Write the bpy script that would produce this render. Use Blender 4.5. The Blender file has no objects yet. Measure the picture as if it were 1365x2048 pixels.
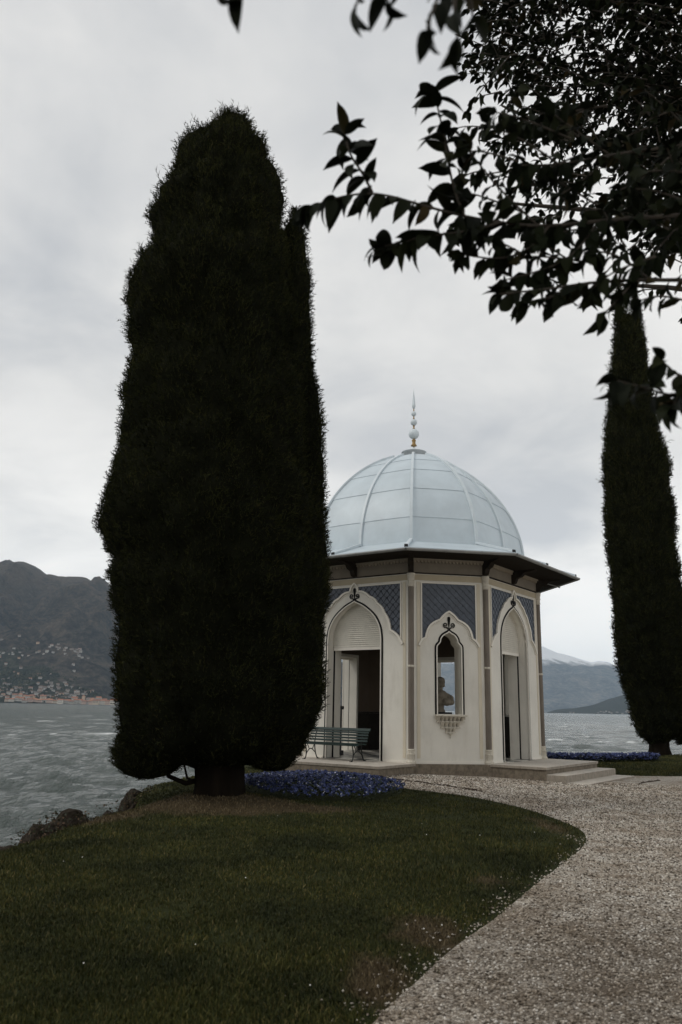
import bpy, math, random
import numpy as np
from mathutils import Vector, Matrix
from mathutils.geometry import tessellate_polygon
R = math.radians
random.seed(7); rng = np.random.default_rng(11)
SC = bpy.context.scene; COL = SC.collection

# ------------------------------------------------------------------ camera
EYE = 1.62; PITCH = 0.2374; ROLL = 0.0195
cd = bpy.data.cameras.new('camera'); cam = bpy.data.objects.new('camera', cd); COL.objects.link(cam)
cd.sensor_fit = 'VERTICAL'; cd.sensor_height = 36.0; cd.sensor_width = 24.0; cd.lens = 28.537
cd.clip_start = 0.05; cd.clip_end = 60000
_r = Vector((1, 0, 0)); _f = Vector((0, math.cos(PITCH), math.sin(PITCH))); _u = Vector((0, -math.sin(PITCH), math.cos(PITCH)))
_R = _r*math.cos(ROLL) + _u*math.sin(ROLL); _U = -_r*math.sin(ROLL) + _u*math.cos(ROLL)
m = Matrix.Identity(4)
for i in range(3):
    m[i][0] = _R[i]; m[i][1] = _U[i]; m[i][2] = -_f[i]
m[2][3] = EYE
cam.matrix_world = m
cd.dof.use_dof = True; cd.dof.focus_distance = 22.0; cd.dof.aperture_fstop = 2.8
SC.camera = cam

# ------------------------------------------------------------------ sky, sun, exposure
SUN_EL, SUN_AZ = R(46), R(-98)          # azimuth from +Y towards +X
w = bpy.data.worlds.new('World'); SC.world = w; w.use_nodes = True
nt = w.node_tree; nt.nodes.clear()
def N(t, k, **kw):
    n = t.nodes.new(k)
    for a, b in kw.items(): setattr(n, a, b)
    return n
out = N(nt, 'ShaderNodeOutputWorld'); bg = N(nt, 'ShaderNodeBackground'); bg.inputs[1].default_value = 0.1
sky = N(nt, 'ShaderNodeTexSky'); sky.sky_type = 'NISHITA'; sky.sun_disc = False
sky.sun_elevation = SUN_EL; sky.sun_rotation = SUN_AZ; sky.dust_density = 3.0
tc = N(nt, 'ShaderNodeTexCoord')
sep = N(nt, 'ShaderNodeSeparateXYZ'); nt.links.new(tc.outputs['Generated'], sep.inputs[0])
ad = N(nt, 'ShaderNodeMath', operation='ABSOLUTE'); nt.links.new(sep.outputs[2], ad.inputs[0])
a2 = N(nt, 'ShaderNodeMath', operation='ADD'); nt.links.new(ad.outputs[0], a2.inputs[0]); a2.inputs[1].default_value = 0.22
cb = N(nt, 'ShaderNodeCombineXYZ')
for ax in (0, 1):
    dv = N(nt, 'ShaderNodeMath', operation='DIVIDE'); nt.links.new(sep.outputs[ax], dv.inputs[0]); nt.links.new(a2.outputs[0], dv.inputs[1])
    nt.links.new(dv.outputs[0], cb.inputs[ax])
def cloudnoise(scale, det, rough, dist, off):
    mp = N(nt, 'ShaderNodeMapping'); mp.inputs['Location'].default_value = off
    nt.links.new(cb.outputs[0], mp.inputs[0])
    n = N(nt, 'ShaderNodeTexNoise'); nt.links.new(mp.outputs[0], n.inputs['Vector'])
    n.inputs['Scale'].default_value = scale; n.inputs['Detail'].default_value = det
    n.inputs['Roughness'].default_value = rough; n.inputs['Distortion'].default_value = dist
    return n
n1 = cloudnoise(0.62, 6, 0.46, 0.5, (1.1, 2.4, 0)); n2 = cloudnoise(2.1, 6, 0.55, 0.4, (5.3, 0.2, 3))
mx = N(nt, 'ShaderNodeMix', data_type='FLOAT'); mx.inputs[0].default_value = 0.36
nt.links.new(n1.outputs[0], mx.inputs[2]); nt.links.new(n2.outputs[0], mx.inputs[3])
cr = N(nt, 'ShaderNodeValToRGB'); nt.links.new(mx.outputs[0], cr.inputs[0])
e = cr.color_ramp.elements
e[0].position = 0.40; e[0].color = (5.9, 6.02, 6.18, 1); e[1].position = 0.585; e[1].color = (9.6, 9.42, 9.1, 1)
k = cr.color_ramp.elements.new(0.495); k.color = (8.1, 8.03, 7.85, 1)
hg = N(nt, 'ShaderNodeMapRange'); hg.interpolation_type = 'SMOOTHSTEP'; nt.links.new(ad.outputs[0], hg.inputs[0])      # cloud deck thins towards the horizon
hg.inputs[1].default_value = 0.0; hg.inputs[2].default_value = 0.34; hg.inputs[3].default_value = 1.38; hg.inputs[4].default_value = 1.0
hm = N(nt, 'ShaderNodeMix', data_type='RGBA'); hm.blend_type = 'MULTIPLY'; hm.inputs[0].default_value = 1.0
nt.links.new(cr.outputs[0], hm.inputs[6]); nt.links.new(hg.outputs[0], hm.inputs[7])
mc = N(nt, 'ShaderNodeMix', data_type='RGBA'); mc.inputs[0].default_value = 0.95
nt.links.new(sky.outputs[0], mc.inputs[6]); nt.links.new(hm.outputs[2], mc.inputs[7])
nt.links.new(mc.outputs[2], bg.inputs[0]); nt.links.new(bg.outputs[0], out.inputs[0])
sd = bpy.data.lights.new('sun', 'SUN'); sd.energy = 0.95; sd.angle = R(18); sd.color = (1, .97, .92)
so = bpy.data.objects.new('sun', sd); COL.objects.link(so)
sv = Vector((math.sin(SUN_AZ)*math.cos(SUN_EL), math.cos(SUN_AZ)*math.cos(SUN_EL), math.sin(SUN_EL)))
so.rotation_euler = sv.to_track_quat('Z', 'Y').to_euler(); so.location = (0, 0, 60)
VS = SC.view_settings
VS.view_transform = 'Standard'; VS.look = 'None'; VS.exposure = 0.0; VS.gamma = 1.0; VS.use_curve_mapping = False
SC.cycles.use_denoising = True
SC.cycles.max_bounces = 6; SC.cycles.volume_bounces = 1; SC.cycles.transparent_max_bounces = 6
SC.cycles.sample_clamp_indirect = 6.0

# ------------------------------------------------------------------ helpers
def empty(name, loc=(0, 0, 0), rz=0.0):
    o = bpy.data.objects.new(name, None); COL.objects.link(o); o.location = loc; o.rotation_euler = (0, 0, rz)
    o.empty_display_size = .2
    return o
def tag(o, label=None, cat=None, group=None, kind=None):
    if label: o['label'] = label
    if cat: o['category'] = cat
    if group: o['group'] = group
    if kind: o['kind'] = kind
    return o
def link(name, me, mat=None, parent=None):
    if mat is not None and not len(me.materials):
        for q in (mat if isinstance(mat, (list, tuple)) else [mat]): me.materials.append(q)
    o = bpy.data.objects.new(name, me); COL.objects.link(o)
    if parent: o.parent = parent
    return o
def fast(name, V, F, mat=None, parent=None, smooth=False, mi=None):
    """V (n,3) floats, F (m,k) ints, all faces of k corners"""
    V = np.asarray(V, np.float32); F = np.asarray(F, np.int32); me = bpy.data.meshes.new(name)
    me.vertices.add(len(V)); me.vertices.foreach_set('co', V.ravel())
    k = F.shape[1]; me.loops.add(F.size); me.loops.foreach_set('vertex_index', F.ravel())
    me.polygons.add(len(F)); me.polygons.foreach_set('loop_start', np.arange(0, F.size, k, dtype=np.int32))
    if smooth: me.polygons.foreach_set('use_smooth', np.ones(len(F), bool))
    if mi is not None: me.polygons.foreach_set('material_index', np.asarray(mi, np.int32))
    me.update(calc_edges=True)
    return link(name, me, mat, parent)
class MB:
    def __init__(s): s.v = []; s.f = []; s.mi = []; s.m = 0
    def add(s, vs, fs):
        b = len(s.v); s.v += [tuple(q) for q in vs]; s.f += [tuple(i+b for i in q) for q in fs]; s.mi += [s.m]*len(fs)
    def hexa(s, c8): s.add(c8, [(0, 3, 2, 1), (4, 5, 6, 7), (0, 1, 5, 4), (1, 2, 6, 5), (2, 3, 7, 6), (3, 0, 4, 7)])
    def box(s, x0, x1, y0, y1, z0, z1, T=None):
        c = [(x0, y0, z0), (x1, y0, z0), (x1, y1, z0), (x0, y1, z0), (x0, y0, z1), (x1, y0, z1), (x1, y1, z1), (x0, y1, z1)]
        s.hexa([T(*q) for q in c] if T else c)
    def lathe(s, prof, n=20, c=(0, 0, 0), caps=True):
        vs = []; fs = []
        for r_, z in prof:
            for i in range(n):
                a = 2*math.pi*i/n; vs.append((c[0]+r_*math.cos(a), c[1]+r_*math.sin(a), c[2]+z))
        for j in range(len(prof)-1):
            for i in range(n):
                k = (i+1) % n; fs.append((j*n+i, j*n+k, (j+1)*n+k, (j+1)*n+i))
        if caps: fs.append(tuple(reversed(range(n)))); fs.append(tuple((len(prof)-1)*n+i for i in range(n)))
        s.add(vs, fs)
    def tube(s, pts, rad, n=7, caps=True):
        P = [Vector(q) for q in pts]; vs = []; fs = []; up = None
        for i, q in enumerate(P):
            d = (P[min(i+1, len(P)-1)] - P[max(i-1, 0)])
            d = d.normalized() if d.length > 1e-9 else Vector((0, 0, 1))
            if up is None: up = d.orthogonal().normalized()
            up = (up - d*up.dot(d)); up = up.normalized() if up.length > 1e-6 else d.orthogonal().normalized()
            sd_ = d.cross(up); r_ = rad[i] if isinstance(rad, (list, tuple, np.ndarray)) else rad
            for j in range(n):
                a = 2*math.pi*j/n; vs.append(q + (up*math.cos(a)+sd_*math.sin(a))*r_)
        for i in range(len(P)-1):
            for j in range(n):
                k = (j+1) % n; fs.append((i*n+j, i*n+k, (i+1)*n+k, (i+1)*n+j))
        if caps: fs.append(tuple(reversed(range(n)))); fs.append(tuple((len(P)-1)*n+j for j in range(n)))
        s.add(vs, fs)
    def slab(s, outer, holes, w0, w1, T):
        """polygon (u,v) with holes, extruded between depths w0 and w1, mapped by T(u,v,w)"""
        loops = [outer]+list(holes); flat = [q for l in loops for q in l]
        tris = tessellate_polygon([[Vector((a, b, 0)) for a, b in l] for l in loops])
        n = len(flat); vs = [T(a, b, w0) for a, b in flat]+[T(a, b, w1) for a, b in flat]
        fs = [tuple(t) for t in tris]+[tuple(n+i for i in reversed(t)) for t in tris]; b = 0
        for l in loops:
            for i in range(len(l)):
                k = (i+1) % len(l); fs.append((b+i, b+k, n+b+k, n+b+i))
            b += len(l)
        s.add(vs, fs)
    def ribbon(s, pts, wid, w0, w1, T, closed=False):
        """flat moulding of width wid following a (u,v) polyline"""
        n = len(pts); L = []; Rr = []
        for i in range(n):
            a = pts[(i-1) % n] if (closed or i) else pts[0]; c = pts[(i+1) % n] if (closed or i < n-1) else pts[-1]
            dx, dy = c[0]-a[0], c[1]-a[1]; l = math.hypot(dx, dy) or 1
            nx, ny = -dy/l*wid/2, dx/l*wid/2
            L.append((pts[i][0]+nx, pts[i][1]+ny)); Rr.append((pts[i][0]-nx, pts[i][1]-ny))
        vs = [T(*q, w1) for q in L]+[T(*q, w1) for q in Rr]+[T(*q, w0) for q in L]+[T(*q, w0) for q in Rr]; fs = []
        for i in range(n if closed else n-1):
            k = (i+1) % n
            fs += [(i, k, n+k, n+i), (2*n+i, i, n*0+i, 2*n+i)][:1]
            fs += [(2*n+k, k, i, 2*n+i), (n+i, n+k, 3*n+k, 3*n+i)]
        if not closed: fs += [(0, n, 3*n, 2*n), (n-1, 3*n-1, 4*n-1, 2*n-1)]
        s.add(vs, fs)
    def mesh(s, name, smooth=False):
        me = bpy.data.meshes.new(name); me.from_pydata(s.v, [], s.f)
        if smooth: me.polygons.foreach_set('use_smooth', [True]*len(s.f))
        if any(s.mi): me.polygons.foreach_set('material_index', s.mi)
        me.update()
        return me
    def build(s, name, mat, parent=None, smooth=False, bevel=0):
        o = link(name, s.mesh(name, smooth), mat, parent)
        import bmesh
        bm = bmesh.new(); bm.from_mesh(o.data); bmesh.ops.recalc_face_normals(bm, faces=bm.faces); bm.to_mesh(o.data); bm.free()
        if bevel:
            b = o.modifiers.new('bevel', 'BEVEL'); b.width = bevel; b.segments = 2; b.limit_method = 'ANGLE'; b.angle_limit = R(40)
        return o
# value noise
_perm = rng.random((256, 256)).astype(np.float64)
def vnoise(x, y):
    xi = np.floor(x).astype(int); yi = np.floor(y).astype(int); fx = x-xi; fy = y-yi
    fx = fx*fx*(3-2*fx); fy = fy*fy*(3-2*fy)
    g = lambda a, b: _perm[a & 255, b & 255]
    return (g(xi, yi)*(1-fx)+g(xi+1, yi)*fx)*(1-fy)+(g(xi, yi+1)*(1-fx)+g(xi+1, yi+1)*fx)*fy
def fbm(x, y, o=5, ridged=False, gain=.5):
    s = 0; a = 1.0; t = 0
    for i in range(o):
        n = vnoise(x*2**i+17.3*i, y*2**i+9.1*i)
        if ridged: n = 1-abs(2*n-1)
        s = s+a*n; t += a; a *= gain
    return s/t
def smooth(a, b, x):
    t = np.clip((x-a)/(b-a), 0, 1); return t*t*(3-2*t)
def chaikin(P, n=2, closed=True):
    P = np.asarray(P, float)
    for _ in range(n):
        if closed: Q = np.roll(P, -1, 0); P = np.stack([.75*P+.25*Q, .25*P+.75*Q], 1).reshape(-1, 2)
        else:
            A, B = P[:-1], P[1:]; M_ = np.stack([.75*A+.25*B, .25*A+.75*B], 1).reshape(-1, 2); P = np.vstack([P[:1], M_, P[-1:]])
    return P
def inside(P, x, y):
    x = np.asarray(x, float); c = np.zeros(x.shape, bool); n = len(P)
    for i in range(n):
        x0, y0 = P[i]; x1, y1 = P[(i+1) % n]
        if y0 == y1: continue
        t = ((y0 > y) != (y1 > y)) & (x < (x1-x0)*(y-y0)/(y1-y0)+x0); c ^= t
    return c
def dist(P, x, y, closed=True):
    d = np.full(np.shape(x), 1e9); n = len(P)
    for i in range(n if closed else n-1):
        a = P[i]; b = P[(i+1) % n]; ab = b-a; L = max((ab**2).sum(), 1e-12)
        t = np.clip(((x-a[0])*ab[0]+(y-a[1])*ab[1])/L, 0, 1)
        d = np.minimum(d, np.hypot(x-a[0]-t*ab[0], y-a[1]-t*ab[1]))
    return d

# ------------------------------------------------------------------ materials
def newmat(name):
    mt = bpy.data.materials.new(name); mt.use_nodes = True; t = mt.node_tree
    return mt, t, t.nodes['Principled BSDF']
def ramp(t, fac, stops):
    c = N(t, 'ShaderNodeValToRGB'); t.links.new(fac, c.inputs[0]); el = c.color_ramp.elements
    while len(el) < len(stops): el.new(.5)
    for q, (p_, co) in zip(el, stops): q.position = p_; q.color = (*co, 1) if len(co) == 3 else co
    return c.outputs[0]
def noise(t, scale, det=4, rough=.55, co='Object', stretch=None, dist_=0):
    c = N(t, 'ShaderNodeTexCoord'); v = c.outputs[co]
    if co == 'Pos': pass
    if stretch:
        mp = N(t, 'ShaderNodeMapping'); mp.inputs['Scale'].default_value = stretch; t.links.new(v, mp.inputs[0]); v = mp.outputs[0]
    n = N(t, 'ShaderNodeTexNoise'); n.inputs['Scale'].default_value = scale; n.inputs['Detail'].default_value = det
    n.inputs['Roughness'].default_value = rough; n.inputs['Distortion'].default_value = dist_
    t.links.new(v, n.inputs['Vector']); return n.outputs[0]
def mixc(t, fac, a, b, mode='MIX'):
    x = N(t, 'ShaderNodeMix', data_type='RGBA'); x.blend_type = mode
    for s_, v in ((0, fac), (6, a), (7, b)):
        if isinstance(v, (int, float)): x.inputs[s_].default_value = v
        elif isinstance(v, tuple): x.inputs[s_].default_value = (*v, 1) if len(v) == 3 else v
        else: t.links.new(v, x.inputs[s_])
    return x.outputs[2]
def bump(t, b, h, strength=.3, d=.02):
    n = N(t, 'ShaderNodeBump'); n.inputs['Strength'].default_value = strength; n.inputs['Distance'].default_value = d
    t.links.new(h, n.inputs['Height']); t.links.new(n.outputs[0], b.inputs['Normal']); return n
def surf(name, c, rough=.7, var=.12, scale=3.0, bs=0.0, bscale=40, metal=0, spec=.3, dirt=None, stretch=None):
    """plain painted/stone surface: base colour, soft blotches, optional dirt, fine relief"""
    mt, t, b = newmat(name)
    lo = tuple(q*(1-var) for q in c); hi = tuple(min(1, q*(1+var)) for q in c)
    col = ramp(t, noise(t, scale, 6, .6, stretch=stretch), [(.3, lo), (.7, hi)])
    if dirt:
        col = mixc(t, ramp(t, noise(t, scale*2.7, 7, .65, stretch=(1, 1, .25)), [(.52, (0, 0, 0)), (.8, (1, 1, 1))]), col, dirt)
    t.links.new(col, b.inputs['Base Color']); b.inputs['Roughness'].default_value = rough
    b.inputs['Metallic'].default_value = metal; b.inputs['Specular IOR Level'].default_value = spec
    if bs: bump(t, b, noise(t, bscale, 5, .6), bs, .01)
    return mt
def island(name, stops, rough=.6, spec=.25, sub=0):
    """colour drawn per loose piece (leaf, stone, petal)"""
    mt, t, b = newmat(name); g = N(t, 'ShaderNodeNewGeometry')
    t.links.new(ramp(t, g.outputs['Random Per Island'], stops), b.inputs['Base Color'])
    b.inputs['Roughness'].default_value = rough; b.inputs['Specular IOR Level'].default_value = spec
    return mt
M = {}
M['plaster'] = surf('white_plaster', (.68, .65, .58), .85, .07, 1.3, .15, 60, dirt=(.585, .55, .475))
M['trim'] = surf('white_trim', (.73, .69, .61), .7, .05, 3)
M['cream'] = surf('cream_paint', (.60, .54, .425), .8, .06, 2)
M['ochre'] = surf('ochre_frieze', (.43, .37, .265), .8, .08, 2)
M['blue'] = surf('blue_panel', (.052, .065, .088), .45, .25, 5, .2, 30, spec=.5)
M['lattice'] = surf('dark_lattice', (.016, .02, .03), .5, .2, 8)
M['lattice2'] = surf('faint_lattice', (.055, .065, .082), .5, .2, 8)
M['blackline'] = surf('black_line', (.010, .010, .009), .7, .2, 8, spec=.1)
M['column'] = surf('brown_stone', (.155, .130, .105), .6, .18, 5, .1, 50, stretch=(1, 1, .3))
M['carved'] = surf('carved_stone', (.55, .51, .43), .85, .1, 9, .3, 70, dirt=(.3, .25, .18))
M['dome'] = surf('pale_blue_metal', (.52, .59, .63), .42, .08, 1.6, .06, 3, spec=.4, dirt=(.50, .575, .62))
M['domerib'] = surf('pale_rib', (.60, .66, .69), .45, .06, 3, spec=.4)
M['gutter'] = surf('grey_gutter', (.26, .26, .25), .45, .15, 4, spec=.5, stretch=(1, 1, .3))
M['gold'] = surf('gilt', (.30, .20, .085), .45, .2, 12, metal=.4)
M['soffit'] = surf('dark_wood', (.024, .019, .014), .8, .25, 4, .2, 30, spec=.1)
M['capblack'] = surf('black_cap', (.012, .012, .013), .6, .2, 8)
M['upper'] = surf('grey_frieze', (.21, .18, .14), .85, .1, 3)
M['granite'] = surf('granite', (.17, .14, .105), .85, .35, 9, .4, 80, dirt=(.07, .06, .035))
M['slabtop'] = surf('stone_slab', (.47, .425, .365), .8, .14, 4, .25, 60, dirt=(.25, .21, .16))
M['blind'] = surf('cream_blind', (.66, .625, .54), .8, .08, 6)
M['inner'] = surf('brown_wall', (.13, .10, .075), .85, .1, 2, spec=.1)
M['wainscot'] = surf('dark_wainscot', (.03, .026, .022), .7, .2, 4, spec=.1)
M['tile_dark'] = surf('dark_tile', (.05, .048, .045), .35, .2, 5, spec=.5)
M['tile_light'] = surf('light_tile', (.60, .57, .50), .35, .12, 5, spec=.5)
M['bench'] = surf('green_paint', (.009, .023, .020), .5, .25, 6, .15, 40, spec=.25, stretch=(.2, 1, 1))
M['iron'] = surf('dark_iron', (.013, .016, .014), .55, .3, 12, .2, 60)
M['marble'] = surf('bust_stone', (.34, .30, .235), .8, .2, 6, .3, 40, dirt=(.12, .10, .07))
M['pedestal'] = surf('black_pedestal', (.02, .02, .02), .5, .2, 4)
M['riser'] = surf('step_riser', (.285, .25, .205), .85, .2, 7, .4, 70, dirt=(.15, .125, .09))
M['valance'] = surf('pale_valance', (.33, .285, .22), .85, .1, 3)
M['rust'] = surf('rusty_edging', (.05, .035, .025), .9, .3, 14)

# ------------------------------------------------------------------ ground: shoreline, lawn, gravel
SHORE = chaikin([(-40, -30), (-14, -6), (-7.5, 4), (-5.0, 8), (-4.0, 10), (-4.0, 11.4), (-3.95, 13.3), (-3.5, 14.4), (-3.45, 15.2), (-3.9, 16.6), (-4.2, 18), (-3.9, 20),
                 (-3.4, 23), (-3.2, 27), (-1.5, 30), (2, 31.6), (6, 32.2), (9, 33.2), (12.5, 35.3), (14.5, 39.2), (17, 40.6), (24, 42), (50, 45), (70, 30), (70, -30)], 2)
GRAVEL = chaikin([(-.9, -20), (-.6, -6), (-.25, 2), (.1, 4.5), (.33, 5.1), (.55, 5.55), (.74, 6.0), (.98, 6.5), (1.28, 7.05), (1.6, 7.75), (1.95, 8.5), (2.38, 9.35), (2.98, 10.6), (3.4, 11.6),
                  (3.62, 12.6), (3.6, 13.6), (3.45, 14.8), (3.05, 16.2), (2.35, 17.3), (1.4, 17.95), (1.15, 18.6), (1.05, 20), (.2, 21.2), (-1.6, 22.4), (-2.2, 25), (-1.4, 28.5), (1.5, 30.5), (5, 30.3), (7.3, 28.6),
                  (8.0, 27.0), (8.1, 25.7), (8.8, 25.2), (10.4, 25.5), (14, 26.4), (22, 28), (40, 30), (40, -20)], 1)
def gz(x, y):
    x = np.asarray(x, float); y = np.asarray(y, float)
    d = dist(SHORE, x, y); d = np.where(inside(SHORE, x, y), d, -d)
    base = -.024*np.clip(x-1.6, 0, 7)+.03*(fbm(x*.5+3, y*.5, 3)-.5)
    base = base+.10*np.exp(-((x+2.1)**2+(y-15.3)**2)/1.8)                 # root mound of the cypress
    bank = -.12*smooth(1.0, 0, d)
    jag = .22*(fbm(x*1.6, y*1.6+40, 3)-.5)
    return np.where(d > 2.5, base, (base+bank) + (-2.2-base)*smooth(.12, -.55, d+jag))
xs = np.concatenate([np.arange(-18, 12, .22), np.arange(12, 46, .7)]); ys = np.concatenate([np.arange(-16, 2, .6), np.arange(2, 44, .22), np.arange(44, 50, .8)])
X, Y = np.meshgrid(xs, ys); Z = gz(X, Y)
def gridfaces(ny, nx):
    i = np.arange(nx-1)[None, :]+nx*np.arange(ny-1)[:, None]; i = i.ravel()
    return np.stack([i, i+1, i+nx+1, i+nx], 1)
F = gridfaces(len(ys), len(xs)); zz = Z.ravel()[F].max(1)
BROWN = [(-2.0, 14.2, 1.75, 1.3, 1.0), (-.6, 14.0, 1.3, .7, .75), (.70, 6.6, .40, .8, .62), (.30, 5.5, .3, .6, .66), (1.5, 8.6, .3, .7, .35), (3.2, 13, .35, 1.6, .42), (-3.4, 13.0, .7, 1.0, .7)]
def grasscolor(t, green, dry, soil=None):
    """green turf with worn, straw coloured patches at fixed places of the lawn"""
    co = N(t, 'ShaderNodeTexCoord'); acc = None
    for (cx, cy, rx, ry, k) in BROWN:
        mp = N(t, 'ShaderNodeMapping'); mp.vector_type = 'POINT'
        mp.inputs['Location'].default_value = (-cx/rx, -cy/ry, 0); mp.inputs['Scale'].default_value = (1/rx, 1/ry, 0)
        t.links.new(co.outputs['Object'], mp.inputs[0])
        ln = N(t, 'ShaderNodeVectorMath', operation='LENGTH'); t.links.new(mp.outputs[0], ln.inputs[0])
        mr = N(t, 'ShaderNodeMapRange'); mr.inputs[1].default_value = .2; mr.inputs[2].default_value = 1.25; mr.inputs[3].default_value = k; mr.inputs[4].default_value = 0
        t.links.new(ln.outputs['Value'], mr.inputs[0])
        if acc is None: acc = mr.outputs[0]
        else:
            ma = N(t, 'ShaderNodeMath', operation='MAXIMUM'); t.links.new(acc, ma.inputs[0]); t.links.new(mr.outputs[0], ma.inputs[1]); acc = ma.outputs[0]
    nz = noise(t, 2.6, 6, .65); ad_ = N(t, 'ShaderNodeMath', operation='ADD'); t.links.new(acc, ad_.inputs[0]); t.links.new(nz, ad_.inputs[1])
    fac = ramp(t, ad_.outputs[0], [(.72, (0, 0, 0)), (1.25/1.25, (1, 1, 1))])
    return mixc(t, fac, green, dry)
mt, t, b = newmat('turf')
g0 = ramp(t, noise(t, 1.1, 6, .6), [(.3, (.016, .021, .006)), (.52, (.030, .036, .010)), (.75, (.048, .048, .014))])
g1 = mixc(t, .5, g0, ramp(t, noise(t, 30, 5, .7), [(.3, (.010, .013, .005)), (.7, (.045, .05, .016))]))
t.links.new(grasscolor(t, g1, (.070, .052, .028)), b.inputs['Base Color']); b.inputs['Roughness'].default_value = .95; b.inputs['Specular IOR Level'].default_value = .1
bump(t, b, noise(t, 60, 5, .7), .8, .03); M['turf'] = mt
lawn = fast('lawn', np.stack([X.ravel(), Y.ravel(), Z.ravel()], 1), F[zz > -1.95], M['turf'], smooth=True); tag(lawn, kind='structure')
# brown soil patches on the near path, with tree shade put into the colour
def soil_shade(t, col, k):
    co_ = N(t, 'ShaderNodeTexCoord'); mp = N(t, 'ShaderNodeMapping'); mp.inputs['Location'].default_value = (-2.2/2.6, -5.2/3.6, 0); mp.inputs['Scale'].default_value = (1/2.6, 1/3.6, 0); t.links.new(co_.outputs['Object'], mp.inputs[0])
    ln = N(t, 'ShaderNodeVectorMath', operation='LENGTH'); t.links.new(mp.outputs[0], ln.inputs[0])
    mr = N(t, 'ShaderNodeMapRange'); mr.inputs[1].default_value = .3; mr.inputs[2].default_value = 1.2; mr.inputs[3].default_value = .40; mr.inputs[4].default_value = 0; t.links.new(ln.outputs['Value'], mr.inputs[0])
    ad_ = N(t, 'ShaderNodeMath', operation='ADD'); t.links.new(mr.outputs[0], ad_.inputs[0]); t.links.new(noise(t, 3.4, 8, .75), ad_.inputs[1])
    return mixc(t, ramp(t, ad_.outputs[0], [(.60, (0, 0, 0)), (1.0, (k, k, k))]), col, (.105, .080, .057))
# gravel sheet
mt, t, b = newmat('gravel')
co = N(t, 'ShaderNodeTexCoord'); vo = N(t, 'ShaderNodeTexVoronoi'); vo.inputs['Scale'].default_value = 62; t.links.new(co.outputs['Object'], vo.inputs['Vector'])
sp = N(t, 'ShaderNodeSeparateColor'); t.links.new(vo.outputs['Color'], sp.inputs[0])
c1 = ramp(t, sp.outputs[0], [(0, (.14, .12, .10)), (.35, (.35, .31, .265)), (.7, (.52, .475, .42)), (1, (.72, .69, .64))])
c2 = ramp(t, noise(t, .9, 7, .62), [(.34, (.74, .68, .61)), (.56, (1.05, 1.04, 1.02))])
c3 = ramp(t, noise(t, 5, 6, .7), [(.36, (.74, .69, .63)), (.56, (1.04, 1.04, 1.03))])
t.links.new(soil_shade(t, mixc(t, 1.0, mixc(t, 1.0, c1, c2, 'MULTIPLY'), c3, 'MULTIPLY'), .85), b.inputs['Base Color']); b.inputs['Roughness'].default_value = .9; b.inputs['Specular IOR Level'].default_value = .2
bump(t, b, vo.outputs['Distance'], .9, .02).invert = True; M['gravel'] = mt
gi = inside(GRAVEL, X, Y).ravel(); Fg = F[gi[F].any(1) & (zz > -.6)]
GX, GY = X.ravel().copy(), Y.ravel().copy(); bi = np.unique(Fg.ravel()); bi = bi[~gi[bi]]
best = np.full(len(bi), 1e9); nx_, ny_ = GX[bi].copy(), GY[bi].copy()
for i in range(len(GRAVEL)):                 # border vertices move onto the outline of the path
    a, c = GRAVEL[i], GRAVEL[(i+1) % len(GRAVEL)]; ab = c-a; tt = np.clip(((GX[bi]-a[0])*ab[0]+(GY[bi]-a[1])*ab[1])/max((ab**2).sum(), 1e-9), 0, 1)
    qx, qy = a[0]+tt*ab[0], a[1]+tt*ab[1]; dd = np.hypot(GX[bi]-qx, GY[bi]-qy); w_ = dd < best; best[w_] = dd[w_]; nx_[w_] = qx[w_]; ny_[w_] = qy[w_]
GX[bi], GY[bi] = nx_, ny_; GZ = gz(GX, GY)+.006
gs = fast('gravel_path', np.stack([GX, GY, GZ], 1), Fg, M['gravel'], smooth=True); tag(gs, kind='structure')
# loose stones: real geometry close by and as a ragged edge over the turf
STONE, t, b = newmat('pebbles'); gm = N(t, 'ShaderNodeNewGeometry')
pc = ramp(t, gm.outputs['Random Per Island'], [(0, (.05, .042, .034)), (.25, (.19, .165, .135)), (.55, (.43, .39, .34)), (.85, (.66, .62, .565)), (1, (.82, .80, .77))])
pc = mixc(t, 1.0, pc, ramp(t, noise(t, .9, 7, .62), [(.34, (.74, .68, .61)), (.56, (1.05, 1.04, 1.02))]), 'MULTIPLY')
pc = mixc(t, 1.0, pc, ramp(t, noise(t, 5, 6, .7), [(.36, (.74, .69, .63)), (.56, (1.04, 1.04, 1.03))]), 'MULTIPLY')
pc = soil_shade(t, pc, .40); t.links.new(pc, b.inputs['Base Color']); b.inputs['Roughness'].default_value = .85; b.inputs['Specular IOR Level'].default_value = .25
n = 150000; px = rng.uniform(-1.2, 9, n); r_ = 4.2*(22/4.2)**rng.random(n)**1.0; py = r_
gd = dist(GRAVEL, px, py); gin = inside(GRAVEL, px, py)
vis = (px < .46*py+.7) & (px > -.1*py-.6)
edge = np.where(gin, 1.0, .6*np.exp(-gd/(.03+.12*fbm(px*1.3, py*1.3+31, 3)**2*2))*(py < 12))
edge *= (.55+.45*smooth(0, .5, gd))*np.where(gin, 1, 1)
hx, hy = px-2.408, py-26.01; ok = vis & (rng.random(n) < edge) & (np.hypot(hx, hy) > 4.1)
px, py = px[ok][:88000], py[ok][:88000]; n = len(px)
s = rng.uniform(.0055, .0135, n)*np.clip(.75+py*.045, .9, 1.7)
OCT = np.array([(1, 0, 0), (-1, 0, 0), (0, 1, 0), (0, -1, 0), (0, 0, 1), (0, 0, -1)], float); OF = np.array([(0, 2, 4), (2, 1, 4), (1, 3, 4), (3, 0, 4), (2, 0, 5), (1, 2, 5), (3, 1, 5), (0, 3, 5)])
an = rng.uniform(0, 6.28, n); ca, sa = np.cos(an), np.sin(an)
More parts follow.
